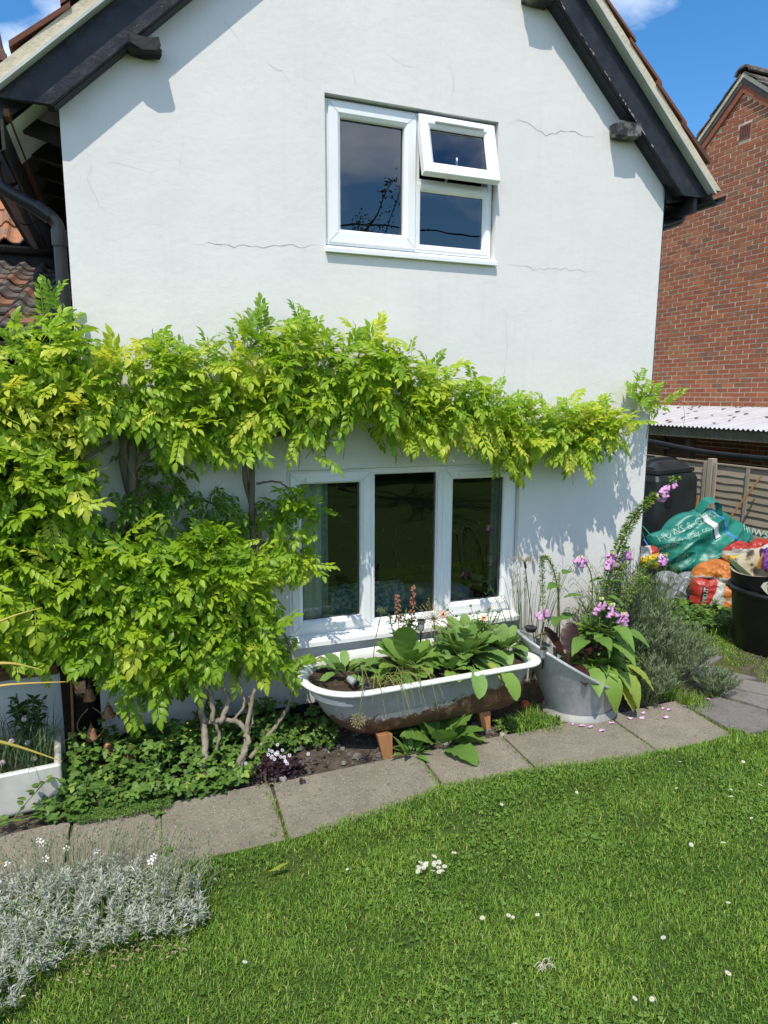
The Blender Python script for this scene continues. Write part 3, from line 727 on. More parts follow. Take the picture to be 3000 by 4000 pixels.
while z < AZ:
    y = 2.1+(row % 2)*.1125
    while y < 7.3:
        if z+.04 < gz(y-.11)-.06 and z+.04 < gz(y+.11)-.06 : cand.append((y, z))
        y += .225
    z += .075; row += 1
vis = [c for c in cand if 3.3 < c[0] < 5.3 and c[1] > 2.02]
vis.sort(key=lambda c: c[0]); single = set(vis[:300])
rest = B()
for c in cand:
    dy, dz, dx = R_(-.004, .004), R_(-.003, .003), R_(-.003, .002)
    if abs(c[0]-VENT[0]) < .215 and abs(c[1]-VENT[1]) < .14:
        y0, y1 = c[0]-bl/2, c[0]+bl/2
        for a_, b_ in ((y0, min(y1, VENT[0]-.118)), (max(y0, VENT[0]+.118), y1)):
            if b_-a_ > .02: rest.box(BX+dx, BX+.03, a_, b_, c[1]-bhh/2, c[1]+bhh/2, t=R_(0, 1))
        continue
    if c in single:
        o = bpy.data.objects.new('brick', bme); o.location = (BX+dx, c[0]+dy, c[1]+dz); o.scale = (1, R_(.97, 1.02), R_(.95, 1.04)); link(o, bwall)
        o.matrix_parent_inverse = Matrix.Identity(4)
    else: rest.box(BX+dx, BX+.03, c[0]+dy-bl/2, c[0]+dy+bl/2, c[1]+dz-bhh/2, c[1]+dz+bhh/2, t=R_(0, 1))
tag(rest.build('brickwork', BRICK, bwall), kind='stuff')
TERRA = M('terracotta', (.30, .11, .075), (.24, .09, .06), 12, .8)
DARKH = M('vent_hole', (.02, .012, .01), None, 5, .9)
b = B(); b.box(BX-.006, BX+.02, VENT[0]-.105, VENT[0]+.105, VENT[1]-.11, VENT[1]+.11); ab = b.build('air_brick', TERRA, bwall)
b = B()
for i in range(6):
    for j in range(9): 
        y, z = VENT[0]-.078+i*.031, VENT[1]-.085+j*.021; b.box(BX-.0085, BX-.005, y-.009, y+.009, z-.006, z+.006)
tag(b.build('vent_hole', DARKH, bwall), kind='stuff')
DKBOARD = M('dark_verge_board', (.07, .06, .05), (.11, .09, .075), 8, .8, .3)
def rake(o0, o1, x0, x1, mat, name, parent=bh, side=(-1, 1)):
    for s in side:
        ct = 1/sqrt(1+GS*GS); b = B(); yy = 3.6
        a = [(AY, AZ+o0/ct), (AY+s*yy, AZ+o0/ct-GS*yy), (AY+s*yy, AZ+o1/ct-GS*yy), (AY, AZ+o1/ct)]
        v = [(x0, y, z) for y, z in a]+[(x1, y, z) for y, z in a]
        f = [(0, 1, 2, 3), (7, 6, 5, 4), (0, 4, 5, 1), (1, 5, 6, 2), (2, 6, 7, 3), (3, 7, 4, 0)]
        b.put(v, f if s < 0 else [tuple(reversed(q)) for q in f]); b.build(name, mat, parent)
rake(-.16, -.065, BX-.035, BX+.02, BRICK, 'brick_on_edge'); rake(-.063, .0, BX-.05, BX+.02, DKBOARD, 'verge_board'); rake(.002, .055, BX-.065, BX+.03, MORTARV, 'verge_mortar')
b = B(); ct = 1/sqrt(1+GS*GS)
for s in (-1, 1):
    b.put([(BX-.06, AY, AZ+.06/ct), (BX-.06, AY+s*6, AZ+.06/ct-GS*6), (BX+6.2, AY+s*6, AZ+.06/ct-GS*6), (BX+6.2, AY, AZ+.06/ct)], [(0, 1, 2, 3)])
broof = b.build('roof', TILED, bh)
for s in (-1, 1):
    d = .05
    while d < 3.2:
        b = B(); q = lambda dd, o: (AY+s*dd*ct, AZ+o/ct-GS*dd*ct)
        a = [q(d, .062), q(d+.38, .085), q(d+.38, .104), q(d, .078)]
        v = [(BX-.085+R_(-.005, .005), y, z) for y, z in a]+[(BX+.28, y, z) for y, z in a]
        f = [(0, 1, 2, 3), (7, 6, 5, 4), (0, 4, 5, 1), (1, 5, 6, 2), (2, 6, 7, 3), (3, 7, 4, 0)]
        b.put(v, f); b.build('tile', TILED, broof); d += .32
for i in range(4):
    b = B(); x0 = BX-.09+i*.42; rings = []
    for x in (x0, x0+.43): rings.append([(x, AY+cos(pi*k/8)*.15, AZ+.055+sin(pi*k/8)*(.115+i*.0)) for k in range(9)]+[(x, AY-cos(pi*k/8)*.12, AZ+.045+sin(pi*k/8)*.09) for k in range(9)])
    b.loft(rings, caps=(True, True)); b.build('ridge_tile', TILED, broof)

# ---------------------------------------------------------------- carport with corrugated roof
def corr_mat():
    t = NT('corrugated_sheet'); v = t.coord((1, 1, 1)); st = t.coord((.8, 9, 1))
    c = t.mix(t.ramp(t.noise(st, 1.4, 5), [(.35, 0.0), (.65, 1.0)]), (.54, .54, .56), (.40, .40, .43))
    c = t.mix(t.ramp(t.noise(t.coord((1.2, 6, 1)), 3, 6, .7), [(.60, 0.0), (.72, .6)]), c, (.22, .19, .19))
    t.bsdf(c, .5, 0, .4, t.bump(t.noise(v, 40, 4), .2, .004)); return t.mat
CORR = corr_mat()
MOSSYW = M('mossy_fascia', (.14, .13, .10), (.09, .10, .05), 6, .9, .5, 30, .2)
GREYPL = M('grey_black_gutter', (.035, .038, .042), (.06, .062, .066), 4, .45, .1, 30, .4)
OLDW = wood_mat('old_brown_timber', (.13, .085, .055), (.075, .05, .035), 2)
cp = thing('carport', (8.4, 3.5, 0), 'low carport with stained white corrugated roof and sagging black gutter', 'carport')
b = B(); ny = 420; v = []
for i in range(ny+1):
    y = 6.6-5.8*i/ny; h = .014*sin(2*pi*y/.076)
    v += [(7.58, y, 1.755+h), (8.45, y, 1.89+h), (9.32, y, 2.02+h)]
f = []
for i in range(ny): a = 3*i; f += [(a, a+1, a+4, a+3), (a+1, a+2, a+5, a+4)]
b.put(v, f); b.build('corrugated_roof', CORR, cp, smooth=True)
b = B()
LEAFL = M('dead_leaf', (.10, .06, .035), (.17, .11, .06), 20, .9)
for i in range(46):
    x, y = R_(7.7, 9.25), R_(2.6, 6.0); x = 9.3-abs(random.gauss(0, .55)) if i % 2 else x
    if not 7.65 < x < 9.25: continue
    z = 1.755+(x-7.58)*.1523+.018; L, w2 = R_(.03, .09), R_(.02, .04)
    b.put([(x, y, z), (x+L, y+R_(-.02, .02), z+.02), (x+L*.6, y+w2*2, z+.012), (x-L*.2, y+w2, z+.004)], [(0, 1, 2, 3)])
tag(b.build('leaf_litter', LEAFL, cp), kind='stuff')
b = B(); b.box(7.62, 7.66, .8, 6.6, 1.60, 1.735); b.build('fascia', MOSSYW, cp)
gp = [(7.575, 6.6, 1.62), (7.575, 5.0, 1.565), (7.575, 4.1, 1.535), (7.575, 3.4, 1.475), (7.575, 2.8, 1.44), (7.575, 2.2, 1.435), (7.575, 1.0, 1.44)]
b = B(); rings = []
for p in spline(gp, 4): rings.append([(p.x+cos(a)*.055, p.y, p.z+sin(a)*.06) for a in np.linspace(pi, 2*pi, 9)]+[(p.x+cos(a)*.05, p.y, p.z+sin(a)*.05) for a in np.linspace(2*pi, pi, 9)])
b.loft(rings, caps=(True, True)); b.build('gutter', GREYPL, cp)
for y in (3.42, 1.2, 5.9): b = B(); b.box(7.72, 7.82, y-.05, y+.05, 0, 1.72); b.build('post', OLDW, cp, bevel=.008)
gate = thing('wooden_gate', (8.1, 4.6, 0), 'dark brown boarded gate under the carport beside the compost bin', 'gate')
for k in range(12):
    z = .06+k*.135; b = B(); b.bar((8.12, 3.66, z+.06), (8.12, 5.6, z+.06), .02+.004*(k % 2), .125); b.build('board', OLDW, gate)
for y in (3.75, 4.28, 5.3): b = B(); b.box(8.07, 8.10, y-.045, y+.045, .03, 1.66); b.build('batten', OLDW, gate)
b = B(); b.box(8.055, 8.068, 4.12, 4.42, 1.36, 1.39); b.build('hinge', BLACKPL, gate)

# ---------------------------------------------------------------- overlap panel fence
FENCE = wood_mat('weathered_fence', (.44, .37, .275), (.29, .24, .18), 1)
FPOST = wood_mat('weathered_fence_post', (.46, .40, .31), (.31, .26, .20), 2)
fence = thing('fence', (7.3, 1.7, 0), 'weathered grey overlap board fence behind the rubbish pile', 'fence')
def fence_panel(y0, y1, zt):
    t = fence
    z = .04; k = 0
    while z < zt-.05:
        b = B(); n = 8; hh = .118
        wob = [R_(-.008, .008) for _ in range(n+1)]
        v = []
        for i in range(n+1):
            y = lerp(y0, y1, i/n); v += [(7.285, y, z+wob[i]), (7.302, y, z+wob[i]), (7.312, y, min(zt, z+hh)), (7.305, y, min(zt, z+hh))]
        f = []
        for i in range(n):
            a = 4*i; f += [(a, a+4, a+7, a+3), (a+1, a+2, a+6, a+5), (a, a+1, a+5, a+4), (a+3, a+7, a+6, a+2)]
        b.put(v, f); b.build('slat', FENCE, t); z += .094; k += 1
    for y in (y0+.02, (y0*2+y1)/3, (y0+2*y1)/3, y1-.02):
        b = B(); b.bar((7.272, y, .02), (7.272, y+R_(-.01, .01), zt+R_(-.01, .02)), .042, .022, up=(1, 0, 0)); b.build('batten', FPOST, t)
    b = B(); b.box(7.275, 7.318, y0, y1, zt, zt+.018); b.build('capping', FENCE, t)
fence_panel(2.63, 4.2, 1.31)
fence_panel(.95, 2.50, 1.30)
fence_panel(-.75, .80, 1.28)
for y in (2.565, .875):
    b = B(); b.box(7.262, 7.345, y-.042, y+.042, 0, 1.37); b.build('post', FPOST, fence, bevel=.006)

# ---------------------------------------------------------------- compost bin
DKG = M('dark_green_black_plastic', (.010, .015, .017), (.022, .028, .030), 5, .42, .15, 40, .45)
cb = thing('compost_bin', (6.20, 2.55, 0), 'large black plastic compost bin standing behind the corner of the cottage', 'compost bin')
ca = rad(15)
def cbt(q): 
    x, y, z = q; z *= 1.09; return (6.20+x*cos(ca)-y*sin(ca), 2.55+x*sin(ca)+y*cos(ca), z)
def rr(w, d, r, z, n=5):
    o = []
    for (sx, sy, a0) in ((1, 1, 0), (-1, 1, pi/2), (-1, -1, pi), (1, -1, 3*pi/2)):
        for k in range(n+1): a = a0+pi/2*k/n; o.append((sx*(w-r)+cos(a)*r, sy*(d-r)+sin(a)*r, z))
    return o
b = B(); b.loft([rr(.47, .47, .05, 0), rr(.46, .46, .05, .6), rr(.445, .445, .05, 1.08), rr(.42, .42, .05, 1.135), rr(.38, .38, .05, 1.15)], caps=(True, True)); b.v = [cbt(q) for q in b.v]; b.build('body', DKG, cb)
b = B(); b.loft([rr(.405, .405, .03, 1.15), rr(.41, .41, .03, 1.155), rr(.41, .41, .03, 1.195), rr(.38, .38, .03, 1.20)], caps=(False, True))
rings = []
for k in range(9):
    a = -1+2*k/8; rings.append([(a*.37, -.36, 1.20), (a*.37, .36, 1.20), (a*.37, .36, 1.20+.085*(max(0, 1-a**4*.9))**.5), (a*.37, -.30, 1.20+.085*(max(0, 1-a**4*.9))**.5)])
b.loft(rings, caps=(True, True))
for yy in (-.16, .14):
    r2 = []
    for k in range(9):
        a = -1+2*k/8; zz = 1.205+.085*(max(0, 1-a**4*.88))**.5; r2.append([(a*.385, yy-.06, zz-.05), (a*.385, yy+.06, zz-.05), (a*.385, yy+.05, zz+.022), (a*.385, yy-.05, zz+.022)])
    b.loft(r2, caps=(True, True))
b.v = [cbt(q) for q in b.v]; b.build('lid', DKG, cb)
for (x, z) in ((-.22, .86), (.22, .55), (.0, .30), (.24, .20), (-.2, .35)):
    b = B(); b.box(x-.06, x+.06, -.468, -.46, z-.07, z+.09); b.v = [cbt((p[0], p[1]+.012 if abs(p[1]+.46) < .003 else p[1], p[2])) for p in b.v]; b.build('vent_panel', M('compost_vent', (.004, .005, .006), None, 5, .6), cb, bevel=.006)

# ---------------------------------------------------------------- rubbish: pillows of plastic
def rad_at(outline, th):
    A = [atan2(p[1], p[0]) for p in outline]; Rr = [math.hypot(*p) for p in outline]
    idx = sorted(range(len(A)), key=lambda i: A[i]); A = [A[i] for i in idx]; Rr = [Rr[i] for i in idx]
    A2 = [A[-1]-2*pi]+A+[A[0]+2*pi]; R2 = [Rr[-1]]+Rr+[Rr[0]]
    return float(np.interp((th+pi) % (2*pi)-pi, A2, R2))
def text_mesh(body, size, mat, center=False):
    cu = bpy.data.curves.new('lettering', 'FONT'); cu.body = body; cu.size = size; cu.resolution_u = 2
    if center: cu.align_x = 'CENTER'
    o = bpy.data.objects.new('lettering', cu); COL.objects.link(o)
    dg = bpy.context.evaluated_depsgraph_get(); me = bpy.data.meshes.new_from_object(o.evaluated_get(dg)); bpy.data.objects.remove(o)
    me.materials.clear(); me.materials.append(mat); return me
class Pillow:
    def __init__(s, outline, origin, ax, ay, thick=.2, back=.1, amp=.02, freq=6, seed=0, fold=1.0):
        s.o = outline; s.c = Vector(origin); s.ax = Vector(ax).normalized(); s.ay = Vector(ay).normalized(); s.n = s.ax.cross(s.ay).normalized()
        s.th, s.bk, s.amp, s.fr, s.seed, s.fold = thick, back, amp, freq, seed, fold
    def h(s, a, b):
        r = min(1.0, math.hypot(a, b)/max(1e-6, rad_at(s.o, atan2(b, a))))
        if s.hf: return s.hf(a, b, r)
        q = (1-r**2.6)**.55
        p = Vector((a*s.fr, b*s.fr*s.fold, s.seed)); p2 = p*2.3+Vector((3, 1, 0))
        rid = (1-2*abs(mnoise.noise(p)))*.6+(1-2*abs(mnoise.noise(p2)))*.3+mnoise.noise(p*4.1)*.12
        return q*s.th+rid*s.amp*min(1, 1.6*(1-r)+.35)
    hf = None
    def P(s, a, b, lift=0.0): return s.c+s.ax*a+s.ay*b+s.n*(s.h(a, b)+lift)
    def build(s, name, mats, parent=None, mfun=None, nr=18, nt=60, smooth=False):
        b = B(); rings = []
        for i in range(nr+1):
            r = (i+.4)/(nr+.4); 
            rings.append([tuple(s.P(rad_at(s.o, 2*pi*k/nt)*r*cos(2*pi*k/nt), rad_at(s.o, 2*pi*k/nt)*r*sin(2*pi*k/nt))) for k in range(nt)])
        for i in range(5):
            r = 1-(i+1)/6; rings.append([tuple(s.c+(s.ax*cos(2*pi*k/nt)+s.ay*sin(2*pi*k/nt))*(rad_at(s.o, 2*pi*k/nt)*r)-s.n*(s.bk*(1-r*r)**.5)) for k in range(nt)])
        b.loft(rings, caps=(True, True))
        if mfun:
            for i, f in enumerate(b.f):
                p = Vector((0, 0, 0))
                for q in f: p += Vector(b.v[q])
                p = p/len(f)-s.c; b.m[i] = mfun(p.dot(s.ax), p.dot(s.ay))
        return b.build(name, mats, parent, smooth=smooth)
    def text(s, body, a, b, size, mat, parent, rot=0.0, name='lettering', lift=.004):
        me = text_mesh(body, size, mat)
        for v in me.vertices:
            x, y = v.co.x, v.co.y; q = s.P(a+x*cos(rot)-y*sin(rot), b+x*sin(rot)+y*cos(rot), lift); v.co = q
        return add(name, me, parent)
    def strip(s, pts, w, mat, parent, name, lift=.004):
        b = B(); n = 14; P = spline([(x, y, 0) for x, y in pts], n)
        v = []
        for i, p in enumerate(P):
            d = (P[min(i+1, len(P)-1)]-P[max(i-1, 0)]).normalized(); nx, ny = -d.y*w/2, d.x*w/2
            v += [tuple(s.P(p.x+nx, p.y+ny, lift)), tuple(s.P(p.x-nx, p.y-ny, lift))]
        b.put(v, [(2*i, 2*i+1, 2*i+3, 2*i+2) for i in range(len(P)-1)]); return b.build(name, mat, parent)
PLG = M('green_woven_plastic', (.011, .165, .13), (.018, .215, .165), 4, .34, .25, 300, .5)
PLW = M('white_print', (.36, .52, .46), (.22, .42, .36), 40, .5)
PLB = M('blue_tape', (.03, .16, .55), (.05, .22, .6), 20, .5)
TAGW = M('white_tag', (.75, .77, .80), None, 9, .5)
g0 = Vector((5.90, 1.36, .60)); 
OUT = [(5.22, .66), (5.42, .73), (5.54, .87), (5.79, .96), (5.95, 1.01), (6.09, .99), (6.34, .88), (6.59, .70), (6.59, .56), (6.46, .44), (6.25, .37), (6.06, .28), (5.80, .22), (5.54, .22), (5.38, .40)]
OUT = [(x-g0.x, z-g0.z) for x, z in OUT]
gv = Vector((.90, -.30, 0)).normalized()
bag = thing('bulk_bag', (5.86, 1.36, .2), 'crumpled green woven builders bag with white lettering and blue seam on the rubbish pile', 'bag')
pg = Pillow([(a/gv.x*.84, b*.9) for a, b in OUT], g0, gv, (0.10, .28, 1), .20, .16, .085, 2.7, 5.3)
def bag_h(a, b, r):
    # two big planes meeting along the seam, with long folds
    d = (-(a-.05)*.83-(b-.36)*.55)                       # distance left of the seam line
    base = .20-.20*max(0, d) if d > 0 else .20+.62*d
    base = min(base, .34-.42*max(0, b+.02), .30+.55*(b+.38))
    u, v_ = a*.86+b*.5, -a*.5+b*.86
    f1 = 1-2*abs(mnoise.noise(Vector((u*1.3+2, v_*5.5, 1.7)))); f2 = 1-2*abs(mnoise.noise(Vector((u*4+5, v_*9, 4.2)))); f3 = mnoise.noise(Vector((a*16, b*16, 2)))
    w_ = max(0, 1-r**5)
    return max(-.02, base)*w_**.5+(.075*f1+.03*f2+.008*f3)*(.25+.75*w_)
pg.hf = bag_h
pg.build('bag_body', PLG, bag, nr=44, nt=150, smooth=False)
pg.text('HUWS & GRAY', -.50, -.02, .105, PLW, bag, rot=.40); pg.text('www.huwsgray.co.uk', -.55, -.14, .082, PLW, bag, rot=.40)
pg.text('HUWS', .46, .10, .11, PLW, bag, rot=-.25); pg.text('www.h', .52, -.03, .09, PLW, bag, rot=-.2)
pg.strip([(.06, .33), (.16, .20), (.22, .06), (.33, -.05), (.44, -.15), (.40, -.22)], .022, PLB, bag, 'seam'); pg.strip([(.40, -.22), (.25, -.24), (.05, -.31), (-.20, -.36), (-.40, -.38)], .012, PLB, bag, 'seam')
pg.strip([(-.63, .02), (-.58, -.06), (-.52, -.20)], .014, PLB, bag, 'seam')
pg.strip([(-.02, .26), (.12, .02)], .06, TAGW, bag, 'label', .014)
b = B(); hl = [tuple(pg.P(*q)) for q in ((-.06, .30), (.0, .34), (.10, .33), (.14, .26))]; hl[1] = tuple(Vector(hl[1])+Vector((0, -.05, .09))); hl[2] = tuple(Vector(hl[2])+Vector((0, -.05, .09)))
P_ = spline(hl, 8); v = []
for p in P_: v += [(p.x, p.y-.05, p.z-.015), (p.x, p.y+.05, p.z+.03)]
b.put(v, [(2*i, 2*i+1, 2*i+3, 2*i+2) for i in range(len(P_)-1)]); o = b.build('handle', PLG, bag)
b = B(); b.tube(spline([tuple(pg.P(-.62, .02)), tuple(pg.P(-.70, .12)+Vector((0, -.05, .04))), tuple(pg.P(-.66, .14)+Vector((0, -.03, .03))), tuple(pg.P(-.56, .04))], 6), .008, 6); b.build('handle', PLG, bag)

def plain_bag(name, label, cat, outline, org, ax, ay, thick, mats, mfun, seed, amp=.02, group=None):
    o = thing(name, tuple(org), label, cat, group); p = Pillow(outline, org, ax, ay, thick*.75, thick*.6, amp*1.7, 7, seed); p.build('bag_body', mats, o, mfun); return o, p
ORP = M('orange_plastic', (.52, .18, .025), (.42, .13, .02), 8, .4, .1, 60); WHP = M('white_plastic', (.50, .49, .45), (.36, .35, .32), 8, .45, .1, 60); RDP = M('red_plastic', (.40, .035, .022), (.32, .025, .02), 8, .4, .1, 60); BKP = M('black_print', (.015, .015, .015), None, 8, .4)
YLP = M('yellow_plastic', (.62, .42, .02), None, 8, .4); PUP = M('purple_print', (.05, .012, .07), (.26, .07, .34), 30, .4, lo=.42, hi=.6); GYP = M('grey_plastic', (.27, .30, .34), (.16, .18, .21), 9, .45, .2, 40)
vx = Vector((.87, -.49, 0))
rect = lambda w, h: [(w, h), (0, h*1.04), (-w, h), (-w*1.03, 0), (-w, -h), (0, -h*1.03), (w, -h), (w*1.03, 0)]
o, p = plain_bag('cement_bag', 'orange sack with white band slumped over the red and white sack', 'sack', [(.26, -.10), (.24, .02), (.10, .14), (-.08, .13), (-.22, .04), (-.26, -.05), (-.1, -.06), (.1, -.10)], Vector((5.62, .85, .37)), vx, (.1, .3, 1), .13, [ORP, WHP], lambda a, b: 1 if -.085 < b+.25*a*.6 < -.035 else 0, 3.1, .03, 'sacks of building material')
o, p = plain_bag('cement_bag', 'red and white plastic sack standing on the grass under the orange sack', 'sack', rect(.155, .17), Vector((5.50, .82, .17)), vx, (.06, .1, 1), .12, [RDP, WHP], lambda a, b: 1 if a > .03+.05*sin(b*9) else 0, 7.7, .02, 'sacks of building material')
p.text('CEMENT', -.05, -.12, .055, PLW, o, rot=1.45); p.strip([(-.075, -.05), (-.055, .10)], .045, BKP, o, 'printed_panel', .003); p.strip([(-.12, -.13), (-.03, -.13)], .04, BKP, o, 'printed_panel', .003)
o, p = plain_bag('post_mix_bag', 'small orange and black sack of post mix printed upside down beside the black tub', 'sack', rect(.135, .135), Vector((5.70, .70, .13)), vx, (.05, .15, 1), .08, [ORP, BKP], lambda a, b: 1 if b < -.075 else 0, 9.2, .015, 'sacks of building material')
p.text('POSTFIX', .115, .02, .055, PLW, o, rot=pi-.05); p.text('hanson', .09, -.075, .06, PLW, o, rot=pi-.1)
plain_bag('compost_sack', 'red, white and yellow compost sack lying behind the green tub boards', 'sack', rect(.29, .10), Vector((6.22, .98, .50)), Vector((.93, -.36, .08)), (.1, .4, 1), .13, [RDP, WHP, YLP, BKP], lambda a, b: 0 if b > .05 else (1 if b > .0 else (0 if a < -.24 else 2 if b > -.09 else 3)), 2.2, .03)
plain_bag('compost_sack', 'yellow, red and white plastic sack behind the green bag beside the wall corner', 'sack', rect(.14, .10), Vector((5.10, 1.30, .50)), vx, (.06, .3, 1), .11, [YLP, RDP, WHP], lambda a, b: 0 if b < -.0+.3*a else (1 if a > .05 else 2), 4.4, .03)
plain_bag('rubble_sack', 'grey plastic sack on the ground under the green bag', 'sack', rect(.24, .15), Vector((5.48, 1.18, .14)), vx, (.05, .2, 1), .14, GYP, None, 6.4, .03)
plain_bag('rubble_sack', 'dark rubbish sack under the red and yellow compost sack', 'sack', rect(.55, .22), Vector((6.2, 1.2, .24)), vx, (.05, .2, 1), .20, BLACKPL, None, 8.1, .04)
STK = wood_mat('pale_stick', (.42, .24, .10), (.30, .16, .07), 2)
b = B(); b.tube([(6.28, 1.85, .35), (6.34, 1.83, 1.02)], .016, 8); tag(b.build('wooden_stake', STK), 'short pale wooden stake standing behind the green bag by the compost bin', 'stake')
b = B(); b.tube([(6.60, 1.75, .55), (7.20, 1.72, 1.24)], .013, 8); tag(b.build('broom_handle', wood_mat('brown_handle', (.25, .12, .05), (.17, .08, .035), 0)), 'long brown handle leaning on the fence panel behind the green bag', 'handle')

# black tubs
TUBB = M('black_rubber_tub', (.007, .007, .008), (.016, .016, .017), 9, .45, .25, 30, .4)
TUBI = M('stained_cream_lining', (.42, .38, .26), (.05, .045, .04), 7, .8, .3, 30, .2, lo=.5, hi=.6)
TX, TY = 5.24, -.18
tub = thing('black_tub', (TX, TY, 0), 'tall black plastic tub standing on the grass at the edge of the path', 'tub')
b = B(); b.lathe([(.0, 0.0), (.30, 0.0), (.325, .03), (.375, .50), (.385, .52)], (TX, TY, 0), 44); b.build('body', TUBB, tub, smooth=True)
b = B(); b.lathe([(.380, .505), (.405, .51), (.41, .535), (.405, .555), (.37, .56), (.365, .52)], (TX, TY, 0), 44); b.build('rim', TUBB, tub, smooth=True)
tub2 = thing('black_tub', (TX, TY, .5), 'second black tub stacked inside the first, cut low with a cream stained lining', 'tub')
n = 44; rings = []
def rimz(a): return .80+.12*cos(a+.35)
for r, k in ((.33, 0), (.385, .55), (.40, 1.0)):
    rings.append([(TX+r*cos(2*pi*i/n), TY+r*sin(2*pi*i/n), lerp(.45, rimz(2*pi*i/n), k)) for i in range(n)])
b = B(); b.loft(rings); b.build('body', TUBB, tub2, smooth=True)
rin = [[(TX+r*cos(2*pi*i/n), TY+r*sin(2*pi*i/n), lerp(.47, rimz(2*pi*i/n)+.004, k)) for i in range(n)] for r, k in ((.405, 1.0), (.385, 1.0), (.37, .55), (.315, .1))]
b = B(); b.loft(rin, caps=(False, True)); b.build('lining', TUBI, tub2, smooth=True)
stk = Vector((cos(-2.62), sin(-2.62), 0)); tn = Vector((-stk.y, stk.x, 0)); c0 = Vector((TX, TY, .63))+stk*.412
b = B(); b.put([tuple(c0+tn*(.085*cos(t_))*(1 if i % 3 else .8)+Vector((0, 0, .06*sin(t_)))) for i, t_ in enumerate(np.linspace(0, 2*pi, 11)[:-1])], [tuple(range(10))])
stl = b.build('sticker', M('sticker_paper', (.66, .62, .55), (.52, .48, .42), 20, .6), tub2)
b = B(); c1 = c0+stk*.004; b.put([tuple(c1+tn*x+Vector((0, 0, z))) for x, z in ((-.03, -.035), (.022, -.035), (.032, .008), (-.035, .008))], [(0, 1, 2, 3)]); b.build('printed_bucket', BKP, stl)
me = text_mesh('flextub', .032, BKP, True); xax, yax, zax = tn, Vector((0, 0, 1)), stk; c2 = c0+stk*.004+Vector((0, 0, .022))
for v in me.vertices: v.co = c2+xax*v.co.x+yax*v.co.y
add('lettering', me, stl)
GRB = M('olive_board', (.10, .14, .07), (.07, .10, .05), 8, .45, .1); YWD = wood_mat('yellow_wood_end', (.45, .25, .06), (.36, .18, .05), 1)
for k, (dx, dy) in enumerate(((0, 0), (.085, .02))):
    p0, p1 = Vector((5.20+dx, .02+dy, .50)), Vector((4.93+dx, .13+dy, .765-k*.03)); b = B(); b.bar(p0, p1, .075, .022, up=(.6, -.3, .7)); d = (p1-p0).normalized()
    o = b.build('cut_board', GRB); tag(o, ('olive green board sticking out of the black tub towards the bag', 'narrower olive green board beside the first one in the black tub')[k], 'board', 'boards in the tub')
    b = B(); b.bar(p1+d*.001, p1+d*.02, .08, .03, up=(.6, -.3, .7)); b.build('wood_end', YWD, o)
b = B(); b.bar((5.24, .05, .66), (5.30, .04, .78), .10, .012, up=(.3, -.9, .3)); tag(b.build('cardboard_scrap', YWD), 'orange brown scrap of card poking out of the black tub', 'scrap')
plain_bag('flower_food_bag', 'purple printed packet with white top lying in the black tub', 'packet', rect(.20, .10), Vector((5.44, -.04, .78)), Vector((.86, -.45, .25)), (.0, .4, 1), .08, [PUP, WHP], lambda a, b: 1 if b > .02-.2*a+.04 else 0, 5.5, .02)
# ---------------------------------------------------------------- bathtub planter
def bath_mat():
    t = NT('grey_enamel_and_rust'); v = t.coord(); sep = t.new('SeparateXYZ'); t.l.new(v, sep.inputs[0])
    z = sep.outputs[2]; x = sep.outputs[0]
    n1 = t.noise(v, 6, 7, .7, .3); n2 = t.noise(v, 26, 6, .7)
    hgt = t.math('SUBTRACT', z, t.math('MULTIPLY', t.math('MULTIPLY', t.math('SUBTRACT', x, 1.25, True), t.math('SUBTRACT', x, 1.25, True)), .10))
    lvl = t.math('SUBTRACT', t.math('ADD', hgt, t.math('MULTIPLY', t.math('SUBTRACT', n1, .5), .34)), .035)
    k = t.ramp(t.math('ADD', lvl, t.math('ADD', t.math('MULTIPLY', t.math('SUBTRACT', n2, .5), .16), t.math('MULTIPLY', t.math('SUBTRACT', t.noise(v, 90, 4, .7), .5), .10))), [(.205, 1.0), (.24, 0.0)])
    grey = t.mix(t.ramp(n1, [(.35, 0.0), (.65, 1.0)]), (.37, .375, .36), (.27, .285, .29))
    grey = t.mix(t.ramp(n2, [(.60, 0.0), (.70, .7)]), grey, (.56, .55, .50))
    grey = t.mix(t.ramp(t.noise(t.coord((5, 5, 1)), 5, 6, .7), [(.56, 0.0), (.70, .55)]), grey, (.30, .22, .15))
    rust = t.mix(t.ramp(n2, [(.35, 0.0), (.65, 1.0)]), (.085, .045, .026), (.15, .075, .036))
    rust = t.mix(t.ramp(t.noise(v, 14, 5), [(.58, 0.0), (.70, .8)]), rust, (.33, .21, .11))
    rust = t.mix(t.ramp(t.noise(v, 11, 6, .75), [(.60, 0.0), (.66, .7)]), rust, (.36, .35, .33))
    spots = t.ramp(t.noise(v, 70, 4), [(.70, 0.0), (.73, 1.0)])
    c = t.mix(t.math('MAXIMUM', k, t.math('MULTIPLY', spots, t.ramp(z, [(.28, .8), (.42, 0.0)]))), grey, rust)
    t.bsdf(c, t.mix(k, (.55, .55, .55), (.85, .85, .85)), 0, .4, t.bump(t.math('ADD', t.math('MULTIPLY', n2, .6), k), .5, .004)); return t.mat
BATHM = bath_mat()
ENAM = M('white_enamel', (.82, .83, .82), (.72, .73, .70), 9, .22, .05, 20, .5)
BX0, BX1, BY0, BY1 = .955, 2.455, -.735, -.105
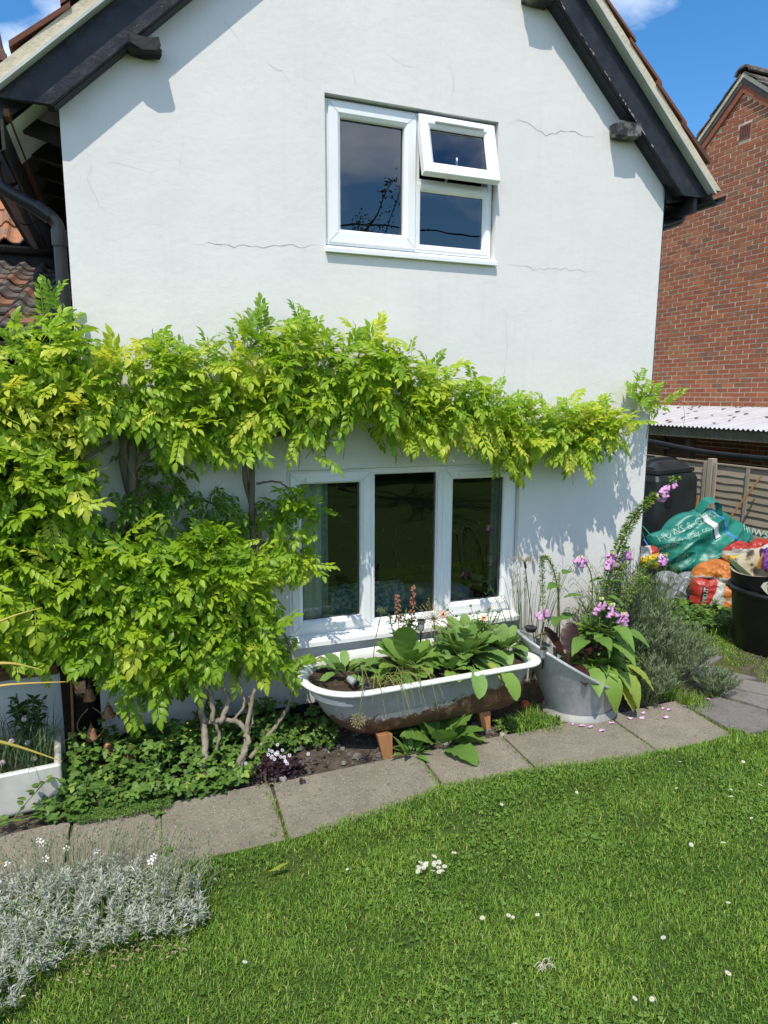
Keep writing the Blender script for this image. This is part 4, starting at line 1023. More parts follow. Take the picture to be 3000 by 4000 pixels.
def bath_ring(ins_l, ins_r, ins_s, z, n=10):
    x0, x1, y0, y1 = BX0+ins_l, BX1-ins_r, BY0+ins_s, BY1-ins_s
    cy = (y0+y1)/2; hw = (y1-y0)/2; rl = hw*.96; r2 = min(.13, hw*.9); o = []
    for k in range(2*n+1): a = pi/2+pi*k/(2*n); o.append((x0+rl+cos(a)*rl*1.02, cy+sin(a)*hw, z))      # rounded head end
    for k in range(1, 8): o.append((lerp(x0+rl, x1-r2, k/8), y0, z))
    for k in range(n+1): a = -pi/2+pi/2*k/n; o.append((x1-r2+cos(a)*r2, y0+r2+sin(a)*r2, z))
    for k in range(1, 4): o.append((x1, lerp(y0+r2, y1-r2, k/4), z))
    for k in range(n+1): a = pi/2*k/n; o.append((x1-r2+cos(a)*r2, y1-r2+sin(a)*r2, z))
    for k in range(1, 8): o.append((lerp(x1-r2, x0+rl, k/8), y1, z))
    return o
bath = thing('bathtub_planter', (1.7, -.42, .1), 'old cast iron bathtub planter with white rim and rusty grey sides', 'bathtub')
RIMZ = .468
rz = lambda x: RIMZ+.012*(x-1.7)
prof = [(0.02, .02, .025, RIMZ-.02), (.045, .03, .04, .40), (.085, .04, .052, .32), (.13, .05, .07, .24), (.185, .065, .095, .175), (.25, .09, .135, .13), (.34, .15, .20, .108), (.50, .30, .29, .100)]
b = B(); b.loft([[(x, y, z+.010*(x-1.7)) for x, y, z in bath_ring(*p)] for p in prof], caps=(False, True)); b.build('shell', BATHM, bath, smooth=True)
b = B(); rr_ = []
for i_, dz in ((-.022, -.012), (-.026, -.002), (-.020, .008), (-.004, .014), (.016, .010), (.030, .0), (.036, -.03), (.05, -.10)):
    rr_.append([(x, y, z+.012*(x-1.7)) for x, y, z in bath_ring(i_, i_, i_, RIMZ+dz)])
rr_.insert(0, [(x, y, z+.012*(x-1.7)) for x, y, z in bath_ring(.012, .012, .012, RIMZ-.018)])
b.loft(rr_); b.build('rim', ENAM, bath, smooth=True)
b = B(); sr = [bath_ring(.045+.28*k/6*1.0, .045+.28*k/6, .045+.24*k/6, .425) for k in range(7)]
b.loft([[(x, y, z+.012*(x-1.7)+.022*mnoise.noise(Vector((x*7, y*7, 0)))+.012*mnoise.noise(Vector((x*25, y*25, 4)))) for x, y, z in r] for r in sr], caps=(False, True)); b.build('soil', SOIL, bath)
BLK = wood_mat('orange_brown_block', (.46, .22, .095), (.32, .145, .065), 2)
for x0, x1, yf, l in ((1.352, 1.432, -.685, 'orange brown timber block under the rounded end of the bathtub'), (2.080, 2.150, -.615, 'orange brown timber block under the square end of the bathtub')):
    b = B(); b.put([(x0+.02, yf, -.01), (x1, yf-.005, -.01), (x1-.02, yf+.06, -.01), (x0+.03, yf+.06, -.01), (x0-.012, yf+.02, .145), (x1+.006, yf+.015, .145), (x1-.01, yf+.10, .13), (x0, yf+.10, .13)], [(0, 3, 2, 1), (4, 5, 6, 7), (0, 1, 5, 4), (1, 2, 6, 5), (2, 3, 7, 6), (3, 0, 4, 7)])
    tag(b.build('timber_block', BLK, bevel=.004), l, 'block', 'blocks under the bathtub')

# ---------------------------------------------------------------- leaf materials and plant builders
G_FOX = LEAF('foxglove_leaf', [(0, (.070, .150, .032)), (.5, (.145, .275, .052)), (.8, (.23, .36, .06)), (1, (.42, .43, .08))], .5, .28)
G_MID = LEAF('mid_green_leaf', [(0, (.05, .11, .024)), (.5, (.10, .20, .04)), (1, (.2, .31, .07))], .5, .28)
G_SAGE = LEAF('grey_green_leaf', [(0, (.095, .185, .050)), (.5, (.175, .31, .075)), (1, (.27, .41, .12))], .55, .25)
G_DARK = LEAF('dark_green_leaf', [(0, (.026, .058, .016)), (.5, (.06, .115, .028)), (1, (.13, .2, .05))], .5, .22)
G_PURP = LEAF('dark_purple_leaf', [(0, (.022, .008, .010)), (.5, (.045, .016, .016)), (1, (.085, .035, .028))], .35, .12, tcol=1)
STEM = M('green_stem', (.10, .15, .04), (.14, .17, .06), 20, .6)
DRYS = M('dry_stem', (.34, .27, .15), (.25, .19, .10), 20, .8)
FOXP = M('foxglove_bell', (.52, .19, .46), (.66, .36, .60), 25, .5, spec=.3)
FOXC = M('foxglove_bud', (.62, .60, .34), (.55, .62, .25), 25, .5)
BROAD = [leaf_tpl(1, .56, .07, dr, 12, .018, 'obov', stalk=.22, rib=.010) for dr in (.12, .3, .5, .75)]
FOXL = [leaf_tpl(1, .58, .08, dr, 12, .016, 'ovate', stalk=.16, rib=.008) for dr in (.15, .35, .6, .85)]
LANCE = [leaf_tpl(1, .34, .12, dr, 8, .01, 'lance', stalk=.1) for dr in (.1, .3, .55, .85)]
HEARTL = [leaf_tpl(1, .74, .08, dr, 12, .02, 'heart', stalk=.18, rib=.012) for dr in (.15, .3, .5)]
def rosette(plant, base, n, mat, tpls, l0, l1, el0, el1, tint0=.2, tint1=.8, az0=0, spread=.03, name='leaf'):
    for i in range(n):
        t = i/max(1, n-1); az = az0+i*2.399+R_(-.25, .25); el = lerp(el0, el1, t)+R_(-.12, .12)
        k = min(len(tpls)-1, int(R_(0, len(tpls)) if el < .7 else R_(0, 2)))
        one_leaf(plant, (base[0]+cos(az)*spread, base[1]+sin(az)*spread, base[2]), az, el, tpls[k], lerp(l1, l0, t*.5+R_(0, .5)), mat, R_(tint0, tint1), name=name)
def bplant(name, label, cat, base, n, mat, tpls, l0, l1, el0=.15, el1=1.2, group='leafy plants in the bathtub', **k):
    p = thing(name, base, label, cat, group); rosette(p, base, n, mat, tpls, l0, l1, el0, el1, **k); return p
bplant('broadleaf_plant', 'small dusty green rosette at the rounded end of the bathtub', 'plant', (1.24, -.36, .435), 13, G_SAGE, BROAD, .10, .19, .2, 1.1)
pB = bplant('broadleaf_plant', 'large broad leaved green rosette left of centre in the bathtub with one upright leaf', 'plant', (1.62, -.45, .45), 24, G_FOX, BROAD, .15, .24, .12, 1.1, tint0=.35, tint1=.75)
one_leaf(pB, (1.60, -.45, .46), -1.9, 1.25, BROAD[0], .29, G_FOX, .6)
pC = bplant('broadleaf_plant', 'largest upright grey green rosette in the middle of the bathtub', 'plant', (2.05, -.42, .46), 46, G_SAGE, BROAD, .14, .25, .1, 1.3, tint0=.3, tint1=.9)
one_leaf(pC, (2.10, -.60, .47), -1.45, .25, LANCE[2], .16, G_FOX, .95); one_leaf(pC, (2.14, -.68, .485), -1.35, -.35, BROAD[2], .21, G_FOX, .7)
one_leaf(pC, (1.98, -.66, .50), -1.75, -.2, BROAD[2], .20, G_SAGE, .55)
bplant('broadleaf_plant', 'low green rosette at the square end of the bathtub by the solar light', 'plant', (2.36, -.40, .46), 26, G_SAGE, BROAD, .11, .19, .15, 1.15)
bplant('broadleaf_plant', 'small green seedling rosette between the two big rosettes in the bathtub', 'plant', (1.84, -.38, .45), 20, G_MID, LANCE, .10, .18, .3, 1.3)
bplant('broadleaf_plant', 'wide rumpled green rosette growing beside the path in front of the bathtub', 'plant', (1.78, -.66, .0), 11, G_FOX, HEARTL, .19, .28, .2, 1.2, 'leafy plants at the foot of the bathtub', tint0=.35, tint1=.6)
bplant('broadleaf_plant', 'smaller glossy green plant beside the wide rosette and the timber block', 'plant', (1.55, -.70, .0), 13, G_FOX, LANCE, .10, .16, .3, 1.2, 'leafy plants at the foot of the bathtub', tint0=.35, tint1=.6)

bplant('broadleaf_plant', 'mid green rosette at the front of the bathtub between the two big rosettes', 'plant', (1.86, -.58, .45), 16, G_FOX, BROAD, .10, .17, .15, 1.1, tint0=.2, tint1=.7)
bplant('broadleaf_plant', 'tall leafy green clump at the back of the bathtub behind the biggest rosette', 'plant', (2.16, -.28, .46), 22, G_SAGE, BROAD, .14, .23, .5, 1.4)
# snapdragon with seed spikes
def bushy(name, label, cat, base, h, w, n, mat, tpl, l0, l1, group=None, stems=7, up=.2):
    p = thing(name, base, label, cat, group); b = B(); pos = []; 
    for s in range(stems):
        a = R_(0, 2*pi); top = Vector((base[0]+cos(a)*w*R_(.3, 1), base[1]+sin(a)*w*R_(.3, 1), base[2]+h*R_(.7, 1)))
        P = spline([base, ((base[0]+top.x)/2+R_(-.02, .02), (base[1]+top.y)/2, base[2]+h*.45), tuple(top)], 6); b.tube(P, .0035, 5)
        for _ in range(n//stems):
            q = P[int(R_(1, len(P)-1))]; pos.append((q.x+R_(-.008, .008), q.y+R_(-.008, .008), q.z))
    b.build('stem', STEM, p); pos = np.array(pos); m = len(pos); az = rng.uniform(0, 2*pi, m); el = rng.uniform(-.3, .9, m)
    d = np.stack([np.cos(az)*np.cos(el), np.sin(az)*np.cos(el), np.sin(el)], 1)
    tag(leafmesh('foliage', [scatter(tpl, pos, frames(d, np.array([(0, -.2, 1)]*m)+rng.normal(0, .2, (m, 3))), rng.uniform(l0, l1, m), rng.uniform(.1, .9, m))], mat, p), kind='stuff'); return p
sn = bushy('snapdragon_plant', 'bushy dark plant with two reddish seed spikes at the back of the bathtub', 'plant', (1.69, -.24, .44), .30, .11, 420, G_DARK, leaf_tpl(1, .3, .1, .3, 3, 0, 'lance'), .03, .055)
RUST = M('reddish_seed_pod', (.28, .10, .07), (.18, .12, .05), 30, .7)
for x0, x1, z1 in ((1.645, 1.63, .86), (1.73, 1.745, .92)):
    b = B(); P = spline([(x0, -.25, .60), ((x0+x1)/2, -.26, .75), (x1, -.26, z1)], 6); b.tube(P, .003, 5)
    for i in range(38):
        q = P[min(len(P)-1, int(4+i/38*(len(P)-4)))]; a = i*2.4; r = .017*(1.2-i/60); b.lathe([(.002, -.004), (.0085, .0), (.0075, .008), (.002, .014)], (q.x+cos(a)*r, q.y+sin(a)*r, q.z+R_(-.012, .012)), 6)
    b.build('seed_spike', RUST, sn)
# allium seed heads
STRAW = M('straw', (.30, .24, .12), (.22, .2, .09), 20, .8)
def allium(label, base, ctr, r, n, pts=None):
    p = thing('allium_seedhead', base, label, 'seedhead', 'allium seedheads'); b = B(); b.tube(pts or spline([base, ((base[0]+ctr[0])/2+.01, (base[1]+ctr[1])/2, (base[2]+ctr[2])/2), ctr], 6), .0035, 6); b.build('stem', STEM, p)
    b = B()
    for i in range(n):
        z = 1-2*(i+.5)/n; a = i*2.39996; d = Vector((cos(a)*sqrt(1-z*z), sin(a)*sqrt(1-z*z), z)); rr2 = r*R_(.75, 1.05); q = Vector(ctr)+d*rr2
        b.tube([tuple(ctr), tuple(q)], .0011, 3, cap=False); b.lathe([(.001, -.005), (.0042, 0), (.001, .006)], tuple(q), 5)
    tag(b.build('seed_rays', STRAW, p), kind='stuff'); return p
allium('large spiky straw coloured allium seedhead standing in front of the lower window', (1.90, -.28, .44), (1.875, -.30, .70), .135, 90)
allium('small straw allium seedhead hanging over the rim in front of the bathtub', (1.24, -.55, .44), (1.175, -.80, .335), .045, 60, spline([(1.24, -.55, .44), (1.235, -.66, .60), (1.215, -.76, .56), (1.19, -.80, .44), (1.175, -.80, .35)], 6))
# chives lying over the rim
b = B()
for i in range(46):
    x0 = R_(1.28, 1.62); y0 = R_(-.66, -.5); dx = R_(-.16, .16); over = i % 3 == 0
    P = spline([(x0, y0, .44), (x0+dx*.4, y0-.06, .50+R_(-.02, .05)), (x0+dx*.8, y0-.13, .50), (x0+dx, y0-.22 if over else y0-.16, (.36 if over else .46)+R_(-.05, .02))], 4)
    b.tube(P, [.0028*(1-.8*i2/len(P)) for i2 in range(len(P))], 4, t=R_(.3, 1))
tag(tag(b.build('chives', LEAF('chive_leaf', [(0, (.12, .18, .04)), (.6, (.22, .27, .06)), (1, (.40, .36, .10))], .5, .2)), 'tangle of limp yellow green chives over the front rim of the bathtub', 'chives'), kind='stuff')
# pot marigold
mg = bushy('marigold_plant', 'straggly pot marigold with orange flowers behind the square end of the bathtub', 'plant', (2.28, -.26, .44), .26, .16, 150, G_MID, leaf_tpl(1, .28, .1, .3, 3, 0, 'lance'), .03, .06, stems=12)
ORF = M('orange_petal', (.75, .22, .01), (.70, .30, .02), 30, .5); DKC = M('dark_flower_centre', (.09, .03, .01), None, 30, .8)
def daisy_flower(parent, c, nrm, r, n, pm, cm, cr=.3, name='flower'):
    nrm = Vector(nrm).normalized(); a = nrm.cross(Vector((.3, .1, .9))).normalized(); bb = nrm.cross(a); b = B(); c = Vector(c)
    for k in range(n):
        t = 2*pi*k/n; d = a*cos(t)+bb*sin(t); s = a*-sin(t)+bb*cos(t); w = r*2.2/n
        b.put([tuple(c+d*r*.2), tuple(c+d*r*.6+s*w*.6+nrm*r*.06), tuple(c+d*r+nrm*r*R_(-.05, .08)), tuple(c+d*r*.6-s*w*.6+nrm*r*.06)], [(0, 1, 2, 3)], 0)
    n0 = 8; b.put([tuple(c+(a*cos(2*pi*k/n0)+bb*sin(2*pi*k/n0))*r*cr+nrm*r*.04) for k in range(n0)]+[tuple(c+nrm*r*.16)], [(k, (k+1) % n0, n0) for k in range(n0)], 1)
    return b.build(name, [pm, cm], parent)
for c in ((2.225, -.36, .685), (1.915, -.36, .745), (2.35, -.22, .70)): 
    daisy_flower(mg, c, (-.3, -.8, .5), .028 if c[0] < 2.3 else .014, 18, ORF, DKC)
    b = B(); b.tube(spline([(2.26, -.27, .46), ((c[0]+2.26)/2, -.30, .60), (c[0], c[1]+.01, c[2]-.005)], 5), .0025, 5); b.build('stem', STEM, mg)
b = B()
for c in ((2.15, -.3, .70), (2.18, -.25, .74), (2.30, -.3, .72), (2.42, -.22, .66), (2.1, -.2, .66), (2.02, -.22, .72)): b.lathe([(.002, -.008), (.012, .0), (.009, .008), (.001, .011)], c, 8); b.tube(spline([(2.25, -.26, .47), ((c[0]+2.25)/2, -.27, .6), c], 4), .002, 4)
tag(b.build('bud', STEM, mg), kind='stuff')
# wild carrot like sprig at the left
b = B(); P = spline([(1.42, -.36, .44), (1.44, -.36, .62), (1.475, -.37, .80)], 6); b.tube(P, .003, 5)
for i in range(40):
    a, rr2 = R_(0, 2*pi), R_(0, .04); q = (1.475+cos(a)*rr2, -.37+sin(a)*rr2, .82+R_(-.01, .025)); b.tube([(1.475, -.37, .795), q], .0009, 3, cap=False); b.lathe([(.001, -.003), (.004, .001), (.001, .005)], q, 5)
tag(b.build('fennel_sprig', STEM), 'thin green sprig with a small umbel head at the back of the bathtub', 'sprig')

# solar lights
STEEL = M('brushed_steel', (.55, .55, .53), (.42, .42, .41), 8, .32, .05, 40, .5, .9); CLEAR = M('clear_lens', (.35, .38, .38), None, 5, .15)
def solar(label, base, tip, r=.026):
    p = thing('solar_light', base, label, 'solar light', 'solar garden lights'); d = (Vector(tip)-Vector(base)).normalized(); q = Vector(tip)
    b = B(); b.tube([base, tuple(q-d*.07)], .006, 8); b.build('stake', BLACKPL, p)
    b = B(); b.tube([tuple(q-d*.075), tuple(q-d*.055), tuple(q-d*.015)], [r*.55, r*.75, r*.8], 14); b.build('lens', CLEAR, p)
    b = B(); b.tube([tuple(q-d*.015), tuple(q-d*.012), tuple(q)], [r*.7, r, r], 16); b.build('cap', STEEL, p)
    b = B(); b.tube([tuple(q+d*.0005), tuple(q+d*.002)], [r*.8, r*.78], 16); b.build('solar_panel', BLACKPL, p)
solar('steel solar light leaning at the corner of the bathtub beside the galvanised tub', (2.50, -.66, .40), (2.475, -.70, .555)); solar('steel solar light standing behind the red seed spikes in the bathtub', (1.80, -.26, .42), (1.80, -.27, .69), .03)
solar('fallen solar light lying on the soil at the rounded end of the bathtub', (1.17, -.42, .50), (1.235, -.585, .455), .028); solar('low solar light half hidden under the chives inside the front rim of the bathtub', (1.28, -.60, .36), (1.285, -.645, .470), .024)

# ---------------------------------------------------------------- galvanised tub with foxgloves
def galv_mat():
    t = NT('galvanised_steel'); v = t.coord(); n = t.noise(v, 7, 6, .65); s = t.noise(t.coord((20, 20, 1.2)), 2, 5)
    c = t.mix(t.ramp(n, [(.3, 0.0), (.7, 1.0)]), (.46, .475, .485), (.33, .345, .36)); c = t.mix(t.ramp(s, [(.5, 0.0), (.75, .5)]), c, (.60, .61, .61))
    c = t.mix(t.ramp(t.noise(v, 40, 4), [(.66, 0.0), (.72, .6)]), c, (.16, .16, .15))
    t.bsdf(c, .58, .25, .4, t.bump(n, .25, .01)); return t.mat
GALV = galv_mat()
gt = thing('galvanised_tub', (2.90, -.58, 0), 'galvanised steel tub with a slanting open top beside the bathtub', 'tub')
n = 48; cb_ = Vector((2.895, -.56, .03)); ch, cl = Vector((2.43, -.50, .585)), Vector((3.10, -.60, .175)); cm = (ch+cl)/2; ha = (ch-cl)/2; hbv = Vector((0.05, .285, 0))
def gring(t, grow=0.0, lift=0.0):
    o = []
    for k in range(n):
        a = 2*pi*k/n; top = cm-ha*cos(a)*(1+grow)+hbv*sin(a)*(1+grow); bot = cb_+Vector((.235*cos(a), .20*sin(a), 0)); q = bot.lerp(top, t); o.append((q.x, q.y, q.z+lift))
    return o
b = B(); b.loft([gring(t) for t in (0, .12, .35, .65, .9, 1.0)]); b.loft([gring(t, -.03) for t in (1.0, .7, .5)]); b.build('body', GALV, gt, smooth=True)
b = B(); b.tube([gring(1.0)[k % n] for k in range(n+1)], .0115, 8); b.build('rim', GALV, gt, smooth=True)
b = B(); b.lathe([(.240, .045), (.25, .03), (.268, .012), (.272, 0.0)], (2.895, -.56, .010), 48); b.v = [(x, -.56+(y+.56)*.88, z) for x, y, z in b.v]; b.build('foot_ring', M('pale_galvanised', (.36, .36, .34), (.28, .28, .265), 12, .6, .1, 40, .4, .2), gt, smooth=True)
b = B(); b.loft([gring(.72, -.05)], caps=(False, True)); b.build('soil', SOIL, gt)
def bell(r=.016, L=.044):
    b = B(); b.lathe([(.002, 0), (.006, -.004), (r*.62, -L*.3), (r*.85, -L*.6), (r*.95, -L*.85), (r*1.25, -L), (r*.85, -L*.9), (r*.55, -L*.4)], (0, 0, 0), 12, 0); return b.build('bell_flower', [FOXP], data=True, smooth=True)
BELL = bell(); CAL = leaf_tpl(1, .5, .1, .2, 3, 0, 'lance')
def spike(plant, pts, bells=(0.0, 1.0), nb=8, pods=60, tipbuds=True, pr=.024, stem_r=.0055):
    P = spline(pts, 10); m = len(P); b = B(); b.tube(P, [lerp(stem_r, .002, i/m) for i in range(m)], 6); b.build('flower_stem', STEM, plant)
    pos = []; dr = []; tn = []
    pods = int(pods*1.8)
    for i in range(pods):
        t = .22+.78*i/pods if pods > 60 else i/pods
        if nb and bells[0]-.01 < t < bells[1]+.03: continue
        q = P[int(t*(m-1))]; a = i*2.399; rr2 = pr*(1.1-.5*t); d = Vector((cos(a), sin(a), .25))
        for k in range(4):
            aa = a+(k-1.5)*.5; pos.append((q.x+cos(a)*rr2*.55, q.y+sin(a)*rr2*.55, q.z+R_(-.004, .004))); dr.append((cos(aa), sin(aa), R_(-.2, .8))); tn.append(R_(.2, 1))
    pos = np.array(pos); dr = np.array(dr)
    tag(leafmesh('seed_pods', [scatter(CAL, pos, frames(dr, np.array([(0, 0, 1.)]*len(pos))+rng.normal(0, .2, (len(pos), 3))), rng.uniform(pr*.6, pr*1.15, len(pos)), np.array(tn))], G_FOX, plant), kind='stuff')
    for i in range(nb):
        t = lerp(bells[0], bells[1], i/max(1, nb-1)); q = P[min(m-1, int(t*(m-1)))]; a = -1.57+R_(-1.9, 1.9)
        o = bpy.data.objects.new('bell_flower', BELL); o.location = (q.x+cos(a)*.022, q.y+sin(a)*.022, q.z+R_(-.012, .012)); s = lerp(1.2, .7, i/max(1, nb)); o.scale = (s, s, s)
        o.rotation_euler = (R_(-.35, .35)+.45*sin(a)*-1, .35*cos(a)*-1, 0); link(o, plant)
    if tipbuds:
        b = B()
        for i in range(9):
            t = min(.99, bells[1]+.02+i/9*(1-bells[1])*.98); q = P[int(t*(m-1))]; a = i*2.4; r = .009*(1-i/12); b.lathe([(.001, -.022*(1-i/14)), (r*.8, -.012), (r*.7, -.003), (.002, .002)], (q.x+cos(a)*.012, q.y+sin(a)*.012-.006, q.z), 7)
        b.build('bud', FOXC, plant)
fox = thing('foxglove_plant', (2.98, -.55, .2), 'tall foxglove with purple bells and big green leaves spilling out of the galvanised tub', 'foxglove')
spike(fox, [(3.02, -.50, .35), (3.10, -.50, .80), (3.19, -.50, 1.08), (3.25, -.50, 1.22), (3.33, -.50, 1.35), (3.46, -.51, 1.46), (3.56, -.52, 1.535), (3.65, -.52, 1.60)], (.78, .93), 20, 150, True, .040, .010)
spike(fox, [(2.96, -.52, .35), (2.98, -.52, .8), (2.95, -.52, .98), (2.885, -.52, 1.06), (2.86, -.52, 1.10)], (.84, .97), 6, 26, True, .016)
spike(fox, [(3.0, -.54, .35), (3.06, -.53, .85), (3.10, -.53, 1.0), (3.12, -.53, 1.12)], (.78, .93), 11, 50)
spike(fox, [(3.06, -.50, .35), (3.18, -.48, .85), (3.28, -.47, 1.02), (3.29, -.47, 1.12)], (.80, .93), 9, 46)
spike(fox, [(3.08, -.52, .35), (3.24, -.52, .78), (3.40, -.53, .96), (3.53, -.54, 1.03), (3.58, -.54, 1.06)], (.80, .94), 10, 70)
spike(fox, [(2.96, -.60, .3), (2.97, -.62, .6), (2.965, -.63, .84)], (.80, .93), 7, 20); spike(fox, [(3.0, -.60, .3), (3.05, -.63, .6), (3.055, -.64, .79)], (.80, .93), 7, 20); spike(fox, [(3.04, -.60, .3), (3.12, -.64, .55), (3.14, -.65, .715)], (.82, .95), 8, 16)
spike(fox, [(3.02, -.55, .4), (3.16, -.55, .85), (3.22, -.54, 1.02)], (.9, .95), 0, 60, False)
spike(fox, [(3.06, -.55, .4), (3.26, -.58, .80), (3.36, -.6, .92)], (.9, .95), 0, 60, False)
rosette(fox, (3.00, -.58, .33), 46, G_FOX, FOXL, .13, .23, -.2, 1.15, .3, .85, spread=.06)
rosette(fox, (3.04, -.56, .55), 36, G_FOX, FOXL, .10, .17, -.2, 1.0, .2, .7, spread=.05)
for az, el, L, t_, x, y, z in ((-1.7, -.5, .30, .75, 2.95, -.72, .36), (-1.2, -.45, .33, .85, 3.06, -.70, .34), (-.9, -.3, .30, .9, 3.14, -.66, .35), (-1.5, -.75, .26, .95, 3.10, -.72, .28), (-1.95, -.35, .27, .6, 2.86, -.70, .40), (-.4, -.2, .27, .65, 3.18, -.58, .38), (-1.4, .15, .27, .6, 3.0, -.68, .52), (-1.5, .3, .24, .55, 3.03, -.66, .62), (-1.0, .2, .24, .45, 3.15, -.60, .55), (-1.8, .3, .26, .4, 2.92, -.64, .55), (-2.6, .35, .26, .4, 2.9, -.6, .52)):
    one_leaf(fox, (x, y, z), az, el, random.choice(FOXL[1:]), L*.82, G_FOX, t_)
for i in range(46):
    a = R_(-2.8, .3); one_leaf(fox, (3.03+R_(-.08, .10), -.54+R_(-.05, .05), R_(.55, .92)), a, R_(.0, .7), random.choice(LANCE[:3]), R_(.08, .15), G_FOX, R_(.15, .6))
# second, bending foxglove
fx2 = thing('foxglove_plant', (2.66, -.45, .3), 'slender foxglove bent over at the top beside the bamboo cane', 'foxglove')
spike(fx2, [(2.78, -.45, .40), (2.76, -.45, .75), (2.70, -.46, .98), (2.62, -.47, 1.10), (2.585, -.48, 1.06), (2.60, -.48, .90), (2.61, -.48, .74), (2.63, -.48, .66)], (.86, .94), 9, 110, True, .02)
for az, el, L, z, t_ in ((.2, .4, .16, .62, .3), (-.6, .5, .15, .78, .35), (3.6, .3, .15, .88, .3), (.4, .3, .13, .95, .3), (3.9, .2, .17, .66, .3), (2.6, .1, .16, .52, .4)): one_leaf(fx2, (2.765, -.45, z), az, el, FOXL[1], L, G_FOX, t_)
b = B(); b.tube([(2.78, -.42, .35), (2.765, -.43, .97)], .007, 8); tag(b.build('bamboo_cane', DRYS), 'thin bamboo cane standing in the galvanised tub', 'cane', 'canes in the tub'); b = B(); b.tube([(2.64, -.42, .38), (2.655, -.43, .66)], .006, 8); tag(b.build('bamboo_cane', DRYS), 'shorter bamboo cane below the drooping foxglove tip', 'cane', 'canes in the tub')
# canna
cn = thing('canna_plant', (2.74, -.56, .35), 'dark purple leaved canna in the galvanised tub', 'canna')
for az, el, L, k in ((2.1, .95, .24, 0), (-.2, .55, .27, 1), (-1.7, .2, .22, 2), (.9, 1.1, .24, 0)): one_leaf(cn, (2.76, -.58, .37), az, el, BROAD[min(2, k)], L, G_PURP, R_(.2, .8))
b = B(); b.tube([(2.77, -.56, .25), (2.76, -.58, .45)], .012, 8); b.build('stem', M('canna_stem', (.10, .04, .03), None, 9, .5), cn)
# wire stem solar ornament
wo_ = thing('wire_solar_ornament', (2.60, -.42, .40), 'black stemmed solar ornament with a tangled wire head beside the lower window', 'garden ornament')
b = B(); b.tube([(2.605, -.42, .42), (2.49, -.42, 1.05)], .003, 6); b.build('stem', BLACKPL, wo_); b = B(); b.tube([(2.498, -.42, 1.02), (2.488, -.42, 1.065)], .009, 8); b.build('holder', BLACKPL, wo_); b = B()
for i in range(34): 
    a = R_(0, 2*pi); L = R_(.05, .14); b.tube(spline([(2.488, -.42, 1.06), (2.488+cos(a)*L*.5, -.42+sin(a)*L*.5, 1.085+R_(-.005, .02)), (2.488+cos(a)*L, -.42+sin(a)*L, 1.06+R_(-.03, .04))], 3), .0011, 3)
tag(b.build('wire_head', DRYS, wo_), kind='stuff'); b = B(); b.lathe([(.0, -.03), (.03, -.025), (.045, .005), (.04, .008), (.0, .0)], (2.545, -.44, .60), 16); b.build('solar_base', BLACKPL, wo_)

# ---------------------------------------------------------------- lavender and grasses by the tub
G_LAV = LEAF('lavender_leaf', [(0, (.07, .11, .055)), (.5, (.165, .225, .115)), (1, (.29, .35, .20))], .65, .2)
def tuft(name, label, cat, base, rx, ry, h, nst, per, mat, l0, l1, lean=.9, group=None, wd=.09, stuff=True):
    p = thing(name, base, label, cat, group); b = B(); pos = []; dr = []
    for s in range(nst):
        a = R_(0, 2*pi); k = sqrt(R_(0, 1)); ex, ey = cos(a)*k*rx, sin(a)*k*ry; hh = h*(1-.45*k*k)*R_(.7, 1.1)
        r0 = Vector((base[0]+ex*.35, base[1]+ey*.35, base[2])); r1 = Vector((base[0]+ex, base[1]+ey, base[2]+hh))
        P = [r0.lerp(r1, t)+Vector((0, 0, .08*h*sin(pi*t))) for t in np.linspace(0, 1, 6)]; 
        if s % 3 == 0: b.tube(P, .002, 3, cap=False)
        d0 = (r1-r0).normalized()
        for i in range(per):
            t = R_(.25, 1.0)**.7; q = r0.lerp(r1, t)+Vector((0, 0, .08*h*sin(pi*t))); aa = R_(0, 2*pi); pos.append(tuple(q)); dr.append((d0.x*lean+cos(aa)*.7, d0.y*lean+sin(aa)*.7, d0.z*lean+R_(0, .5)))
    b.build('stem', STEM, p); pos = np.array(pos); dr = np.array(dr); m = len(pos)
    tag(leafmesh('foliage', [scatter(leaf_tpl(1, wd, .2, .15, 2, 0, 'blade'), pos, frames(dr, rng.normal(0, .5, (m, 3))+np.array([0, 0, 1.])), rng.uniform(l0, l1, m), np.clip(rng.normal(.5, .25, m), 0, 1))], mat, p, smooth=False), kind='stuff'); return p
tuft('lavender_bush', 'big grey green lavender bush against the wall behind the foxglove', 'lavender', (3.45, -.30, 0), .50, .30, .88, 330, 38, G_LAV, .035, .065, wd=.13)
tuft('lavender_bush', 'grey green lavender bush beside the flagstones', 'lavender', (3.78, -.42, 0), .42, .32, .50, 280, 36, G_LAV, .03, .06, wd=.13)
tuft('lavender_bush', 'low lavender bush sprawling at the foot of the galvanised tub', 'lavender', (3.38, -.66, 0), .28, .17, .34, 170, 32, G_LAV, .03, .05, wd=.13)
tuft('lavender_bush', 'small low lavender clump on the edge of the path at the flagstones', 'lavender', (3.98, -.72, 0), .19, .14, .20, 90, 26, G_LAV, .025, .05, wd=.13)
G_GRS = LEAF('grass_blade', [(0, (.04, .075, .015)), (.4, (.075, .135, .025)), (.75, (.13, .19, .035)), (1, (.30, .27, .10))], .5, .3)
